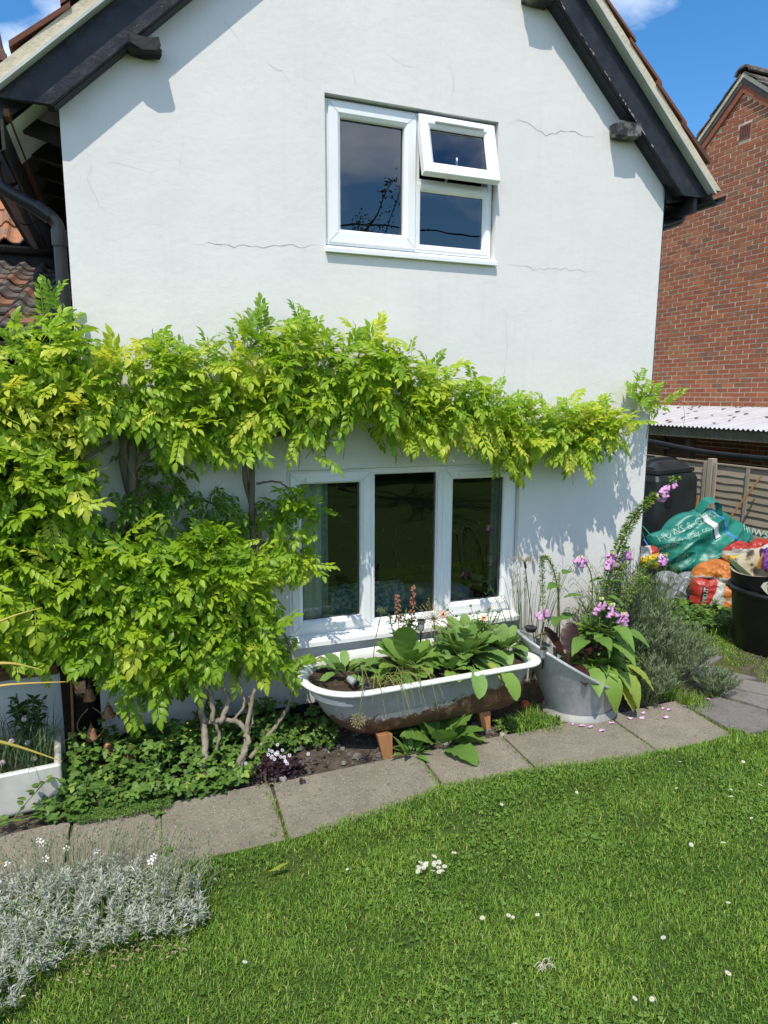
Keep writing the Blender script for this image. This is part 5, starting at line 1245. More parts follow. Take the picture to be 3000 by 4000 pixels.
def tall_grass(label, base, n, h, spread, group='tall flowering grasses'):
    p = thing('tall_grass', base, label, 'grass', group); b = B(); h2 = B()
    for i in range(n):
        a = R_(0, 2*pi); k = R_(.2, 1); top = Vector((base[0]+cos(a)*spread*k, base[1]+sin(a)*spread*k*.5, base[2]+h*R_(.7, 1.05))); bb = Vector(base)+Vector((cos(a)*.06, sin(a)*.04, 0))
        P = spline([tuple(bb), tuple(bb.lerp(top, .6)+Vector((0, 0, .08*h))), tuple(top), tuple(top+Vector((cos(a)*.06, sin(a)*.03, -.02)))], 4); b.tube(P, [lerp(.0022, .0009, j/len(P)) for j in range(len(P))], 3, cap=False, t=R_(.2, .9))
        if i % 2 == 0: 
            for q in P[-5:]: h2.tube([tuple(q), tuple(q+Vector((R_(-.012, .012), R_(-.01, .01), .016)))], [.0022, .0006], 4, t=R_(.6, 1))
    tag(b.build('blade', G_GRS, p), kind='stuff'); tag(h2.build('seed_head', G_GRS, p), kind='stuff')
tall_grass('wispy flowering grass rising behind the foxglove by the wall corner', (3.62, -.22, 0), 90, .98, .55); tall_grass('thin wispy grass between the lower window and the galvanised tub', (2.72, -.14, .1), 40, .85, .36)
tall_grass('pale flowering grass drooping over the lavender towards the green bag', (3.95, -.05, 0), 70, .78, .50)
PET = M('fallen_petal', (.55, .28, .55), (.68, .45, .66), 30, .6)
for i, (x, y) in enumerate(((2.69, -.76), (2.77, -.84), (3.18, -.85), (3.45, -.82), (3.59, -.82), (3.33, -.91), (2.94, -.84), (2.81, -.90), (3.42, -.79), (3.24, -.80), (3.10, -.83), (2.73, -.80), (3.83, -.79), (2.95, -1.29))):
    b = B(); r = R_(.014, .026); a0 = R_(0, 6); k = 7
    b.put([(x+cos(a0+2*pi*j/k)*r*R_(.7, 1.2), y+sin(a0+2*pi*j/k)*r*.7*R_(.6, 1.1), .0165+R_(.002, .016)) for j in range(k)]+[(x, y, .0175)], [(j, (j+1) % k, k) for j in range(k)])
    tag(b.build('fallen_petal', PET), 'crumpled pink foxglove petal fallen on the paving', 'petal', 'fallen foxglove petals on the paving')
# ---------------------------------------------------------------- wisteria
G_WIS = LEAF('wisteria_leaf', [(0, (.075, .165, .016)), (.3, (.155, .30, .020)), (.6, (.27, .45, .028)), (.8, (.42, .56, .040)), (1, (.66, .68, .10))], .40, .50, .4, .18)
BARK = M('wisteria_bark', (.20, .165, .125), (.11, .09, .07), 14, .9, .9, 30, .2, stretch=(1, 1, .3), bdist=.012)
BARKP = M('pale_wisteria_bark', (.30, .26, .20), (.18, .15, .115), 14, .9, .7, 40, .2, bdist=.008)
def compound(npair, L, leafL, droop, seed):
    """pinnate leaf: rachis along +X with pairs of pointed leaflets"""
    r = np.random.default_rng(seed); parts = []
    lf = leaf_tpl(1, .52, .15, .22, 4, .02, 'ovate'); ts = np.linspace(.26, .92, npair); pos = []; d = []; up = []; sc = []
    rz_ = lambda t: -droop*L*t*t
    for t in ts:
        for s in (-1, 1):
            ang = s*r.uniform(.75, 1.1)*(1.15-.45*t); pos.append((t*L, s*.004, rz_(t))); d.append((cos(ang), sin(ang), -.14-droop*t*.7+r.normal(0, .2))); up.append((r.normal(0, .15), r.normal(0, .15), 1)); sc.append(leafL*r.uniform(.82, 1.1)*(1.05-.25*abs(t-.55)))
    pos.append((L, 0, rz_(1))); d.append((1, r.normal(0, .1), -.3-droop*1.4)); up.append((0, 0, 1)); sc.append(leafL*1.1)
    parts.append(scatter(lf, np.array(pos), frames(d, up), np.array(sc), 0.0))
    q = np.array([[t*L, s*.0022, rz_(t)] for t in (0, .5, 1) for s in (-1, 1)]); parts.append((q, np.array([[0, 2, 3, 1], [2, 4, 5, 3]]), np.zeros((0, 3), int), np.zeros(6)))
    return merge(parts)
COMP = [compound(n, L, lf, dr, i) for i, (n, L, lf, dr) in enumerate(((5, .18, .062, .12), (6, .22, .064, .2), (6, .20, .055, .38), (4, .15, .070, .18), (7, .24, .058, .3), (5, .19, .066, .48)))]
UPP = [(-0.53,2.36),(-0.4,2.49),(-0.29,2.57),(-0.18,2.53),(-0.15,2.37),(0.01,2.42),(0.22,2.48),(0.43,2.43),(0.61,2.49),(0.76,2.55),(0.98,2.57),(1.14,2.52),(1.31,2.44),(1.43,2.54),(1.58,2.54),(1.67,2.38),(1.86,2.35),(2.05,2.29),(2.33,2.18),(2.5,2.18),(2.69,2.09),(2.99,2.11),(3.31,2.09),(3.5,2.0),(3.43,1.89),(3.29,1.79),(3.03,1.7),(2.8,1.81),(2.65,1.81),(2.6,1.75),(2.48,1.7),(2.27,1.87),(2.07,1.88),(1.93,1.84),(1.77,1.87),(1.58,1.92),(1.47,2.03),(1.37,2.09),(1.25,2.09),(1.17,2.0),(1.13,1.9),(1.02,1.89),(0.92,1.95),(0.86,2.12),(0.77,1.96),(0.74,1.89),(0.64,1.87),(0.51,1.9),(0.33,1.86),(0.21,1.91),(0.07,1.98),(-0.05,2.04),(-0.18,1.9),(-0.32,1.8),(-0.57,1.81),(-1.1,1.75),(-1.1,2.35)]
LEFTP = [(-1.1,1.9),(-0.57,1.91),(-0.31,1.90),(-0.16,1.92),(-0.13,1.77),(-0.12,1.65),(-0.19,1.53),(-0.31,1.36),(-0.25,1.15),(-0.31,0.92),(-0.23,0.78),(-0.37,0.72),(-0.53,0.77),(-0.66,0.73),(-1.1,.75)]
LOWP = [(-0.28,1.32),(-0.13,1.37),(-0.00,1.40),(0.14,1.40),(0.27,1.38),(0.42,1.44),(0.63,1.40),(0.72,1.30),(0.78,1.20),(0.80,1.05),(0.78,0.90),(0.75,0.79),(0.80,0.70),(0.90,0.67),(0.95,0.58),(0.88,0.48),(0.78,0.52),(0.65,0.60),(0.49,0.66),(0.38,0.60),(0.22,0.46),(0.01,0.43),(-0.10,0.58),(-0.19,0.64),(-0.25,0.81),(-0.30,1.05)]
WINP = [(0.83,1.56),(0.92,1.61),(1.09,1.55),(1.11,1.44),(1.00,1.34),(0.91,1.30),(1.11,1.20),(1.12,1.08),(0.96,1.02),(0.83,1.06),(0.80,1.26),(0.85,1.37)]
TIPP = [(3.48,2.30),(3.60,2.35),(3.76,2.25),(3.95,2.12),(3.82,2.07),(3.68,2.15),(3.62,2.19)]
YEL = [(1.48,2.58,.16),(.71,2.31,.16),(.60,2.37,.12),(.06,2.42,.14),(-.32,2.05,.2),(-.23,2.09,.12),(-.48,2.18,.12),(.04,.83,.16),(-.09,.78,.12),(1.9,2.23,.14),(3.07,2.02,.18),(3.39,2.06,.18),(.13,.69,.12),(-.14,1.78,.14),(.99,2.4,.12),(-.47,1.77,.12),(2.45,1.9,.25),(2.0,1.9,.2)]
L_pos, L_d, L_up, L_sc, L_t, L_k, L_w = [], [], [], [], [], [], []
def spray(poly, n, T0, T1, shade, kind, scl=1.0):
    """leaves through the volume in front of the wall outlined by poly (x,z)"""
    P = poly_sample(poly, n); zt = {}
    pa = np.array(poly)
    for x, z in P:
        x += random.gauss(0, .035); z += random.gauss(0, .03)
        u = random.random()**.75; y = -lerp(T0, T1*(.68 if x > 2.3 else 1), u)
        probe = np.array([z+.12, z-.14]); ins = in_poly(np.array([x, x]), probe, poly)
        topedge, botedge = not ins[0], not ins[1]
        az = -pi/2+random.gauss(0, .85)
        if topedge: el = R_(-.1, 1.15)
        elif botedge: el = R_(-.95, -.2)
        else: el = random.gauss(-.02, .5)
        d = (cos(az)*cos(el), sin(az)*cos(el), sin(el))
        yl = max([max(0, 1-math.hypot(x-a, z-b)/r) for a, b, r in YEL])
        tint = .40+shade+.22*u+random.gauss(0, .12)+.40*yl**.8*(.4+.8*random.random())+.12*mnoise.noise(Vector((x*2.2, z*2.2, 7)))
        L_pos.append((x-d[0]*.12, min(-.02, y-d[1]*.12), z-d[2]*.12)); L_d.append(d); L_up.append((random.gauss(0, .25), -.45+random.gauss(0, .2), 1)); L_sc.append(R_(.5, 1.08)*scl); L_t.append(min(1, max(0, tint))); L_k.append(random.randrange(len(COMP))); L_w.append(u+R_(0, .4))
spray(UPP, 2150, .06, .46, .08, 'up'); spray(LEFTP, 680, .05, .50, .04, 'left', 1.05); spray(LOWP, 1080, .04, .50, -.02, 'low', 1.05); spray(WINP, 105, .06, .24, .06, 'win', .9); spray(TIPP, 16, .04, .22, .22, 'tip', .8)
# upright young shoots above the outline
SHOOT = B()
for x, z, h, n, t in ((1.50, 2.50, .13, 7, .85), (1.10, 2.48, .16, 6, .45), (1.0, 2.5, .14, 5, .35), (.78, 2.48, .15, 6, .4), (.70, 2.42, .16, 5, .35), (-.30, 2.48, .20, 8, .42), (-.20, 2.45, .16, 6, .45), (-.45, 2.40, .14, 5, .4), (.20, 2.42, .12, 5, .5), (.36, 2.4, .1, 4, .4), (1.86, 2.30, .1, 4, .5), (2.36, 2.14, .1, 4, .55), (2.95, 2.06, .12, 4, .75), (1.3, 2.42, .12, 4, .5), (3.56, 2.16, .2, 6, .5), (3.70, 2.10, .12, 5, .62), (3.3, 2.06, .1, 3, .8)):
    for i in range(n):
        az = R_(0, 2*pi); el = R_(.55, 1.35); q = (x+R_(-.05, .05), -.16+R_(-.08, .06), z-.08+h*i/n); L_pos.append(q); L_d.append((cos(az)*cos(el), sin(az)*cos(el), sin(el))); L_up.append((-cos(az)*.5, -.6, .6)); L_sc.append(R_(.7, 1.0)); L_t.append(min(1, max(0, t+random.gauss(0, .1)))); L_k.append(random.randrange(4)); L_w.append(1.1+R_(0, .3))
    SHOOT.tube([(x, -.14, z-.25), (x+.01, -.15, z-.08), (x, -.16, z+h*.8)], [.005, .004, .002], 5)
# leaves tinted dark to stand for shade against the wall round the trunk
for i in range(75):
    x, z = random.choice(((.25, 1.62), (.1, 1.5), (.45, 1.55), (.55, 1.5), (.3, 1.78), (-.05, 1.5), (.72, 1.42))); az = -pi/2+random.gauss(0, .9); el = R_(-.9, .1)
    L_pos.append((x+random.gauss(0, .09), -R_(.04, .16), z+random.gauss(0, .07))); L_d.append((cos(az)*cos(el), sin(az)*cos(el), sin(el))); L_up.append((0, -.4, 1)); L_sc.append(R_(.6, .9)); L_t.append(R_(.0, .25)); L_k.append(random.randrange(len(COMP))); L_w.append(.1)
L_pos, L_d, L_up, L_sc, L_t, L_k, L_w = map(np.array, (L_pos, L_d, L_up, L_sc, L_t, L_k, L_w))
RR = frames(L_d, L_up)
wis = thing('wisteria', (.33, -.55, 0), 'wisteria with lime green leaves trained across the white wall', 'wisteria')
order = np.argsort(-(L_w+.5*((L_pos[:, 0] > -.5)))); single_i = set(order[:300].tolist())
NT_ = 8; lmesh = {}
def leaf_data(k, t):
    key = (k, int(t*NT_*.999))
    if key not in lmesh:
        V, Q, T, _ = COMP[k]; lmesh[key] = fmesh('leaf', V, [Q, T], G_WIS, np.full(len(V), (key[1]+.5)/NT_), True)
    return lmesh[key]
parts = []
for k in range(len(COMP)):
    m = np.array([i for i in np.where(L_k == k)[0] if i not in single_i])
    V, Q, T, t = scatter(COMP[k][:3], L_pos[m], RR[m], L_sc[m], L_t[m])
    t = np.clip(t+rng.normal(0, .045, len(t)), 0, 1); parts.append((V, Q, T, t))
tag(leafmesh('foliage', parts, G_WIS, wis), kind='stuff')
for i in sorted(single_i):
    o = bpy.data.objects.new('leaf', leaf_data(int(L_k[i]), float(L_t[i]))); r = RR[i]; s = L_sc[i]; p = L_pos[i]-np.array(wis.location)
    o.parent = wis; COL.objects.link(o)
    o.matrix_basis = Matrix([[r[0, 0]*s, r[0, 1]*s, r[0, 2]*s, p[0]], [r[1, 0]*s, r[1, 1]*s, r[1, 2]*s, p[1]], [r[2, 0]*s, r[2, 1]*s, r[2, 2]*s, p[2]], [0, 0, 0, 1]])
tag(SHOOT.build('shoot', STEM, wis), kind='stuff')
def wob(pts, r, a=.012, n=7): 
    P = spline(pts, n); return [p+Vector((R_(-a, a), R_(-a, a), R_(-a, a)*.4))*.6 for p in P]
def limb(pts, r0, r1, mat=BARK, name='branch', n=10, a=.01):
    P = wob(pts, r0, a); b = B(); b.tube(P, [lerp(r0, r1, i/(len(P)-1))*R_(.88, 1.1) for i in range(len(P))], n); return b.build(name, mat, wis, smooth=True)
# twisted trunk at the wall
for k in range(3):
    b = B(); P = []
    for i in range(34):
        t = i/33; a = t*9+k*2*pi/3; P.append((.07+.035*sin(t*5)+cos(a)*.026, -.13+sin(a)*.026, lerp(.55, 2.0, t)))
    b.tube(P, [.026*R_(.85, 1.1) for _ in P], 9); b.build('trunk', BARK, wis, smooth=True)
for k in range(2):
    b = B(); P = []
    for i in range(26):
        t = i/25; a = t*8+k*pi; P.append((.73+.02*sin(t*6)+cos(a)*.02, -.12+sin(a)*.02, lerp(.9, 1.95, t)))
    b.tube(P, [.018*R_(.85, 1.1) for _ in P], 8); b.build('trunk', BARK, wis, smooth=True)
limb([(.33, -.60, -.03), (.34, -.57, .10), (.36, -.45, .25), (.34, -.33, .40), (.24, -.22, .60), (.10, -.14, .85)], .017, .022, BARKP, 'trunk')
limb([(.50, -.58, -.03), (.56, -.52, .08), (.60, -.48, .17), (.56, -.44, .26), (.47, -.43, .29), (.38, -.43, .30), (.35, -.42, .36), (.40, -.36, .5)], .014, .017, BARKP, 'trunk'); limb([(.47, -.60, -.03), (.52, -.55, .05), (.58, -.50, .12)], .016, .018, BARKP)
limb([(.36, -.50, .0), (.42, -.46, .12), (.44, -.44, .22), (.40, -.42, .32)], .010, .009, BARKP); limb([(.52, -.44, .27), (.60, -.40, .36), (.57, -.36, .48), (.62, -.3, .62)], .009, .007, BARKP); limb([(.56, -.5, .1), (.60, -.46, .2), (.64, -.43, .26), (.62, -.40, .40)], .009, .007, BARKP)
limb([(.59, -.47, .18), (.62, -.44, .32), (.68, -.40, .50), (.70, -.36, .62)], .014, .010, BARKP); limb([(.45, -.45, .29), (.50, -.42, .40), (.47, -.38, .52), (.50, -.34, .66)], .016, .010, BARKP); limb([(.40, -.44, .30), (.41, -.42, .44), (.36, -.38, .55)], .015, .010, BARKP)
limb([(.60, -.50, .06), (.74, -.40, .13), (.88, -.32, .26), (.94, -.28, .42), (.93, -.22, .58), (.86, -.16, .75), (.80, -.12, .95)], .013, .010, BARKP)
limb([(.10, -.14, 1.80), (.5, -.16, 2.0), (1.1, -.17, 2.05), (1.7, -.18, 2.0), (2.3, -.16, 1.92), (2.9, -.14, 1.90), (3.4, -.12, 1.95), (3.62, -.12, 2.06)], .024, .006); limb([(.73, -.12, 1.9), (1.2, -.14, 1.98), (1.6, -.15, 2.06), (2.0, -.15, 2.05)], .016, .006)
limb([(.75, -.14, 1.63), (.88, -.15, 1.64), (.97, -.16, 1.57), (1.0, -.17, 1.50)], .007, .004); limb([(.06, -.15, 1.7), (.35, -.13, 1.58), (.62, -.12, 1.47)], .008, .006); limb([(-.05, -.2, 1.9), (-.3, -.25, 1.75), (-.55, -.3, 1.62)], .012, .005); limb([(3.55, -.14, 2.05), (3.68, -.16, 2.17), (3.85, -.18, 2.16), (4.02, -.2, 2.10)], .005, .002)
limb([(-.2, -.3, 1.95), (-.4, -.32, 1.72), (-.3, -.3, 1.58)], .008, .004); limb([(-.1, -.2, 1.0), (-.2, -.3, 1.3), (-.5, -.3, 1.6)], .012, .006)
b = B()                      # hanging tendrils and pods
for x, z, L in ((.95, 2.0, .22), (1.03, 1.95, .16), (1.25, 2.0, .22), (1.12, 1.86, .12), (1.62, 1.90, .12), (.98, 1.92, .2), (2.9, 1.75, .2), (.05, 2.0, .3), (3.30, 1.70, .16), (3.98, 2.10, .16)): 
    y = -.32 if x < 3.9 else -.2
    b.tube(spline([(x, y, z), (x+R_(-.03, .03), y-.02, z-L*.5), (x+R_(-.04, .04), y-.01, z-L)], 4), .002, 4)
tag(b.build('tendril', STEM, wis), kind='stuff')
# ---------------------------------------------------------------- lawn: grass, clover, daisies
G_LAWN = LEAF('lawn_grass', [(0, (.055, .120, .018)), (.35, (.125, .245, .032)), (.65, (.215, .365, .046)), (.88, (.38, .47, .08)), (1, (.60, .53, .25))], .5, .30, .3, .10)
def lawn_pts(n, x0, x1, y0, y1):
    p = rng.uniform((x0, y0), (x1, y1), (n, 2)); return p
def on_lawn(p, soft=.014):
    x, y = p[:, 0], p[:, 1]; e = edge_y(x)+rng.normal(0, soft, len(x))+.012*np.sin(x*9)
    a = (x < 3.64) & (y < e)
    rx = np.interp(y, [-1.35, -1.1, -.74, -.46, 0.0, .83, 1.15, 1.6], [3.6, 4.14, 4.52, 4.58, 4.62, 4.75, 4.9, 4.95])+rng.normal(0, soft, len(x))
    return a | ((x > rx) & (y > -6))
def noise2(p, f, s=0.0): return np.array([mnoise.noise(Vector((a*f, b*f, s))) for a, b in p])
BL = (np.array([(0, -.5, 0), (0, .5, 0), (.42, -.42, .55), (.42, .42, .55), (1, 0, .85)], float), np.array([[0, 2, 3, 1]]), np.array([[2, 4, 3]]))
def blades(pts, L, w, lean0, lean1, tint, z0=None):
    n = len(pts); az = rng.uniform(0, 2*pi, n); ln = rng.uniform(lean0, lean1, n)*L; up = np.sqrt(np.maximum(1e-7, L**2-ln**2))
    V = np.zeros((n, 5, 3)); c, s = np.cos(az), np.sin(az); zz = (np.array([lawn_z(a, b) for a, b in pts]) if z0 is None else z0)-.008
    for k, (a, ww, h) in enumerate(((0, -.5, 0), (0, .5, 0), (.35, -.42, .62), (.35, .42, .62), (1, 0, 1))):
        V[:, k, 0] = pts[:, 0]+c*ln*a-s*w*ww; V[:, k, 1] = pts[:, 1]+s*ln*a+c*w*ww; V[:, k, 2] = zz+up*h*(1 if k < 4 else R_(.93, .97))
    off = (np.arange(n)*5)[:, None]
    return V.reshape(-1, 3), np.array([[0, 2, 3, 1]])+off, np.array([[2, 4, 3]])+off, np.repeat(tint, 5)
def lawn_area(n, x0, x1, y0, y1, L0, L1, w):
    p = lawn_pts(n, x0, x1, y0, y1); p = p[on_lawn(p)]; m = len(p)
    nz = noise2(p, 1.7)+.6*noise2(p, 5.5, 3.0); bare = noise2(p, 2.3, 9.0)
    keep = ~((bare > .42) & (rng.random(m) < .55)); p, nz = p[keep], nz[keep]; m = len(p)
    L = rng.uniform(L0, L1, m)*(1+.45*np.clip(nz, -.6, .8)); t = np.clip(.46+.22*nz+rng.normal(0, .16, m), 0, .9); dead = rng.random(m) < .035; t[dead] = rng.uniform(.85, 1, dead.sum())
    return blades(p, L, rng.uniform(.6, 1.2, m)*w, .35, .98, t)
parts = [lawn_area(270000, -1.2, 4.6, -3.4, -1.05, .018, .035, .0037), lawn_area(150000, 3.4, 7.2, -2.6, 1.2, .022, .048, .0058), lawn_area(22000, 4.6, 7.3, .2, 2.2, .05, .14, .006), lawn_area(9000, -6, 10, -11, -3.4, .04, .07, .014)]
tag(tag(leafmesh('grass', parts, G_LAWN, smooth=False), 'mown green lawn grass in front of the path', 'grass'), kind='stuff')
# longer tufts along the path edge and in the joints
p = []
for x in np.linspace(-.2, 3.6, 2600): p.append((x+R_(-.01, .01), float(edge_y(x))+random.gauss(-.012, .022)))
for xj_, n in ((-.35, 40), (.08, 60), (.66, 120), (1.57, 140), (2.16, 130), (2.98, 90), (3.60, 160)):
    for _ in range(n): t = random.random()**.6; p.append((xj_+random.gauss(0, .007)-.02*t, lerp(-.74, -1.27, 1-t if R_(0, 1) < .3 else t)))
p = np.array(p); m = len(p); parts = [blades(p, rng.uniform(.012, .034, m), np.full(m, .0035), .3, .95, np.clip(rng.normal(.5, .2, m), 0, 1), np.full(m, .018))]
p = np.array([(random.gauss(4.2, .22), random.gauss(-.72, .35)) for _ in range(900)]); p = p[(p[:, 0] > 3.66)]; m = len(p); parts.append(blades(p, rng.uniform(.015, .035, m), np.full(m, .0035), .3, .95, np.clip(rng.normal(.5, .2, m), 0, 1), np.full(m, .002)))
for cx, cy, r, n, L in ((2.46, -.62, .09, 260, .17), (2.36, -.66, .10, 200, .12), (2.52, -.72, .10, 220, .09), (3.70, -.78, .12, 240, .12), (3.62, -.62, .1, 160, .2), (4.35, .12, .2, 300, .12), (4.6, .5, .3, 500, .16), (4.9, 1.0, .4, 700, .2), (5.4, .75, .4, 600, .13), (4.3, -.2, .12, 100, .06)):
    q = rng.normal((cx, cy), r*.5, (n, 2)); m = n; parts.append(blades(q, rng.uniform(.4, 1, m)*L, np.full(m, .005), .3, .95, np.clip(rng.normal(.5, .2, m), 0, 1), np.full(m, .004)))
tag(tag(leafmesh('edge_grass', parts, G_LAWN, smooth=False), 'longer grass tufts along the paving edge and in its joints', 'grass'), kind='stuff')
# clover and broadleaf weeds in the lawn
CLV = merge([scatter(leaf_tpl(1, .95, .1, .1, 3, 0, 'round'), np.zeros((3, 3)), frames([(cos(a), sin(a), .15) for a in (0, 2.09, 4.19)], [(0, 0, 1)]*3), 1.0, 0.0)])[:3]
q = lawn_pts(75000, -.6, 4.6, -3.2, -1.1); nz = noise2(q, 1.1, 5.0)+.6*noise2(q, 4, 2.0)+.10*(q[:, 0]-1.6)+rng.normal(0, .55, len(q)); q = q[(nz > .92) & on_lawn(q, .012) & (q[:, 1] < edge_y(q[:, 0])-.03)]; m = len(q)
pos = np.column_stack([q, np.array([lawn_z(a, b) for a, b in q])+rng.uniform(.005, .015, m)]); az = rng.uniform(0, 2*pi, m)
parts = [scatter(CLV, pos, frames(np.stack([np.cos(az), np.sin(az), rng.normal(0, .2, m)], 1), np.array([0, 0, 1.])+rng.normal(0, .22, (m, 3))), rng.uniform(.0065, .012, m), rng.uniform(.1, .9, m))]
G_CLV = LEAF('clover_leaf', [(0, (.07, .145, .026)), (.5, (.13, .25, .040)), (1, (.21, .34, .06))], .5, .25)
tag(tag(leafmesh('clover', parts, G_CLV), 'patches of clover among the lawn grass', 'clover'), kind='stuff')
for i, (x, y) in enumerate(((2.05, -1.75), (2.7, -1.85))):
    pl_ = thing('lawn_weed', (x, y, 0), ('flat rosette weed in the lawn below the galvanised tub', 'flat rosette weed at the edge of the clover in the lawn', 'small flat weed in the lawn near the path', 'flat weed low in the open lawn', 'flat weed in the lawn near the corner of the path')[i], 'weed', 'weeds in the lawn')
    rosette(pl_, (x, y, .005), 7, G_MID, BROAD, .03, .055, .05, .35, .3, .9, spread=.005)
# daisies
WPET = M('white_petal', (.82, .82, .80), (.75, .75, .73), 30, .6); YC = M('yellow_centre', (.65, .42, .03), None, 30, .7)
def daisy_mesh(seed):
    random.seed(seed); dd = daisy_flower(None, (0, 0, 0), (R_(-.2, .2), R_(-.35, .05), 1), .0135, 14, WPET, YC, .33); me = dd.data; bpy.data.objects.remove(dd); return me
dm = [daisy_mesh(i) for i in range(3)]; random.seed(5)
fd = [(.0, .0, 'clustered'), ]
dpx = [(1.155, -1.69), (1.17, -1.675), (1.185, -1.68), (1.19, -1.69), (1.20, -1.675), (1.175, -1.70), (1.225, -1.70), (1.235, -1.69), (1.25, -1.705), (1.24, -1.72), (1.205, -1.735), (1.245, -1.745), (1.225, -1.755), (1.26, -1.74), (1.14, -1.715), (1.25, -1.655), (1.35, -1.66)]
for x, y in dpx:
    o = bpy.data.objects.new('daisy', random.choice(dm)); o.location = (x, y, lawn_z(x, y)+R_(.045, .06)); o.rotation_euler = (R_(-.3, .3), R_(-.3, .3), R_(0, 6)); link(o); tag(o, 'white daisy in the dense cluster in the middle of the lawn', 'daisy', 'daisies in the lawn cluster')
dpx2 = [(1.38, -2.09), (1.395, -2.10), (1.50, -2.12), (.33, -1.92), (1.60, -2.58), (1.66, -2.60), (1.28, -2.05), (2.9, -1.95), (2.6, -2.05), (3.0, -2.2), (3.2, -1.75), (1.05, -2.5), (1.14, -2.52), (2.45, -2.0), (.92, -2.5), (2.75, -1.6), (1.9, -2.4), (2.3, -2.35), (3.3, -1.55), (2.2, -1.45), (1.75, -1.42), (2.95, -1.42), (.85, -1.58), (2.0, -2.62), (2.85, -1.75), (2.95, -1.78), (3.02, -1.72)]
for x, y in dpx2:
    o = bpy.data.objects.new('daisy', random.choice(dm)); s = R_(.6, 1.0); o.scale = (s, s, s); o.location = (x, y, lawn_z(x, y)+R_(.035, .055)); o.rotation_euler = (R_(-.4, .4), R_(-.4, .4), R_(0, 6)); link(o); tag(o, 'single small white flower scattered on the open lawn', 'daisy', 'scattered lawn daisies')
b = B()
for i in range(16): a = R_(0, 6.28); x, y = 1.395+R_(-.045, .03), -2.33+R_(-.02, .02); b.tube(spline([(x, y, .02), (x+cos(a)*.015, y+sin(a)*.012, .038), (x+cos(a)*.035, y+sin(a)*.02, .022)], 3), R_(.0008, .002), 4)
tag(b.build('dry_plant_wisp', M('bleached_straw', (.55, .50, .40), None, 20, .9)), 'bleached dry wisp of plant lying on the open lawn', 'dead plant')
b = B(); b.put([(.56+cos(a)*.03*(1+.6*cos(2*a)), -1.46+sin(a)*.012, .045+.01*cos(a)) for a in np.linspace(0, 2*pi, 9)[:-1]], [tuple(range(8))]); tag(b.build('fallen_leaf', LEAF('fallen_leaf_green', [(0, (.3, .36, .05)), (1, (.4, .42, .06))])), 'fallen yellow green leaf on the grass near the path edge', 'leaf')

# ---------------------------------------------------------------- silver snow-in-summer at the lower left
G_SIL = LEAF('silver_leaf', [(0, (.20, .23, .17)), (.5, (.39, .42, .355)), (1, (.60, .62, .56))], .7, .15, .2, .1)
G_SIL2 = LEAF('silver_green_stem', [(0, (.16, .20, .10)), (.5, (.28, .32, .19)), (1, (.45, .46, .32))], .7, .2, .2, .1)
sil = thing('snow_in_summer', (-.35, -1.55, 0), 'silvery snow-in-summer mound with white flowers in front of the path', 'plant')
SILP = [(-1.4, -1.18), (-.62, -1.13), (-.2, -1.20), (.08, -1.30), (.20, -1.45), (.25, -1.64), (.12, -1.70), (-.05, -1.70), (-.22, -1.72), (-.36, -1.72), (-.45, -1.84), (-.6, -2.0), (-1.4, -2.2)]
q = poly_sample(SILP, 1700); cen = np.array([-.5, -1.5])
def silh(x, y): return max(.03, .125*(1-((x+.55)/.95)**2)*(1-((y+1.5)/.55)**2)+.05)
pos, dr, tn, sc = [], [], [], []
for x, y in q:
    h = silh(x, y)*R_(.55, 1.1); lean = Vector(((x+.4)*.5, (y+1.45)*.7, 1)).normalized()
    for k in range(4):
        z = h-k*.013
        for j in range(4 if k else 5):
            a = R_(0, 6.28); pos.append((x+R_(-.004, .004), y+R_(-.004, .004), max(.004, z))); dr.append((cos(a)*.9+lean.x*.5, sin(a)*.9+lean.y*.5, lean.z*(.9 if k == 0 else .35)+R_(-.2, .2))); tn.append(min(1, max(0, .55-.09*k+random.gauss(0, .14)))); sc.append(R_(.018, .034))
pos, dr = np.array(pos), np.array(dr); m = len(pos)
tag(leafmesh('foliage', [scatter(leaf_tpl(1, .2, .15, .15, 2, 0, 'lance'), pos, frames(dr, rng.normal(0, .4, (m, 3))+np.array([0, 0, 1.])), np.array(sc), np.array(tn))], G_SIL, sil, smooth=False), kind='stuff')
b = B(); b2 = B()
for i in range(500):
    x, y = poly_sample(SILP, 1)[0]
    if R_(0, 1) < .45: x, y = random.choice(((R_(-.5, .15), R_(-1.32, -1.18)), (R_(.0, .24), R_(-1.62, -1.32)), (R_(-.7, .0), R_(-1.3, -1.12))))
    h = silh(x, y); L = R_(.06, .13); dx, dy = (x+.35)*.12+R_(-.03, .03), R_(-.03, .04); P = spline([(x, y, h*.5), (x+dx*.5, y+dy*.5, h+L*.6), (x+dx, y+dy, h+L)], 3); b.tube(P, .0011, 3, cap=False, t=R_(.2, .8))
    for s in range(2): a = R_(0, 6.28); e = (x+dx+cos(a)*.012, y+dy+sin(a)*.012, h+L+R_(.0, .015)); b.tube([tuple(P[-2]), e], .0009, 3, cap=False, t=.5); b2.lathe([(.0005, -.004), (.0028, 0), (.0022, .006), (.0005, .009)], e, 5, t=R_(.3, 1))
tag(b.build('flower_stem', G_SIL2, sil), kind='stuff'); tag(b2.build('seed_capsule', G_SIL2, sil), kind='stuff')
CERP = M('cerastium_petal', (.84, .85, .86), None, 30, .6)
for x, y, z in ((-.42, -1.14, .20), (-.43, -1.17, .24), (-.55, -1.2, .18), (-.40, -1.24, .19), (-.56, -1.36, .21), (-.20, -1.22, .16), (.02, -1.42, .19), (.035, -1.405, .20), (-.32, -1.2, .19)):
    daisy_flower(sil, (x, y, z), (R_(-.3, .3), -.6, .8), R_(.013, .018), 5, CERP, STEM, .16)
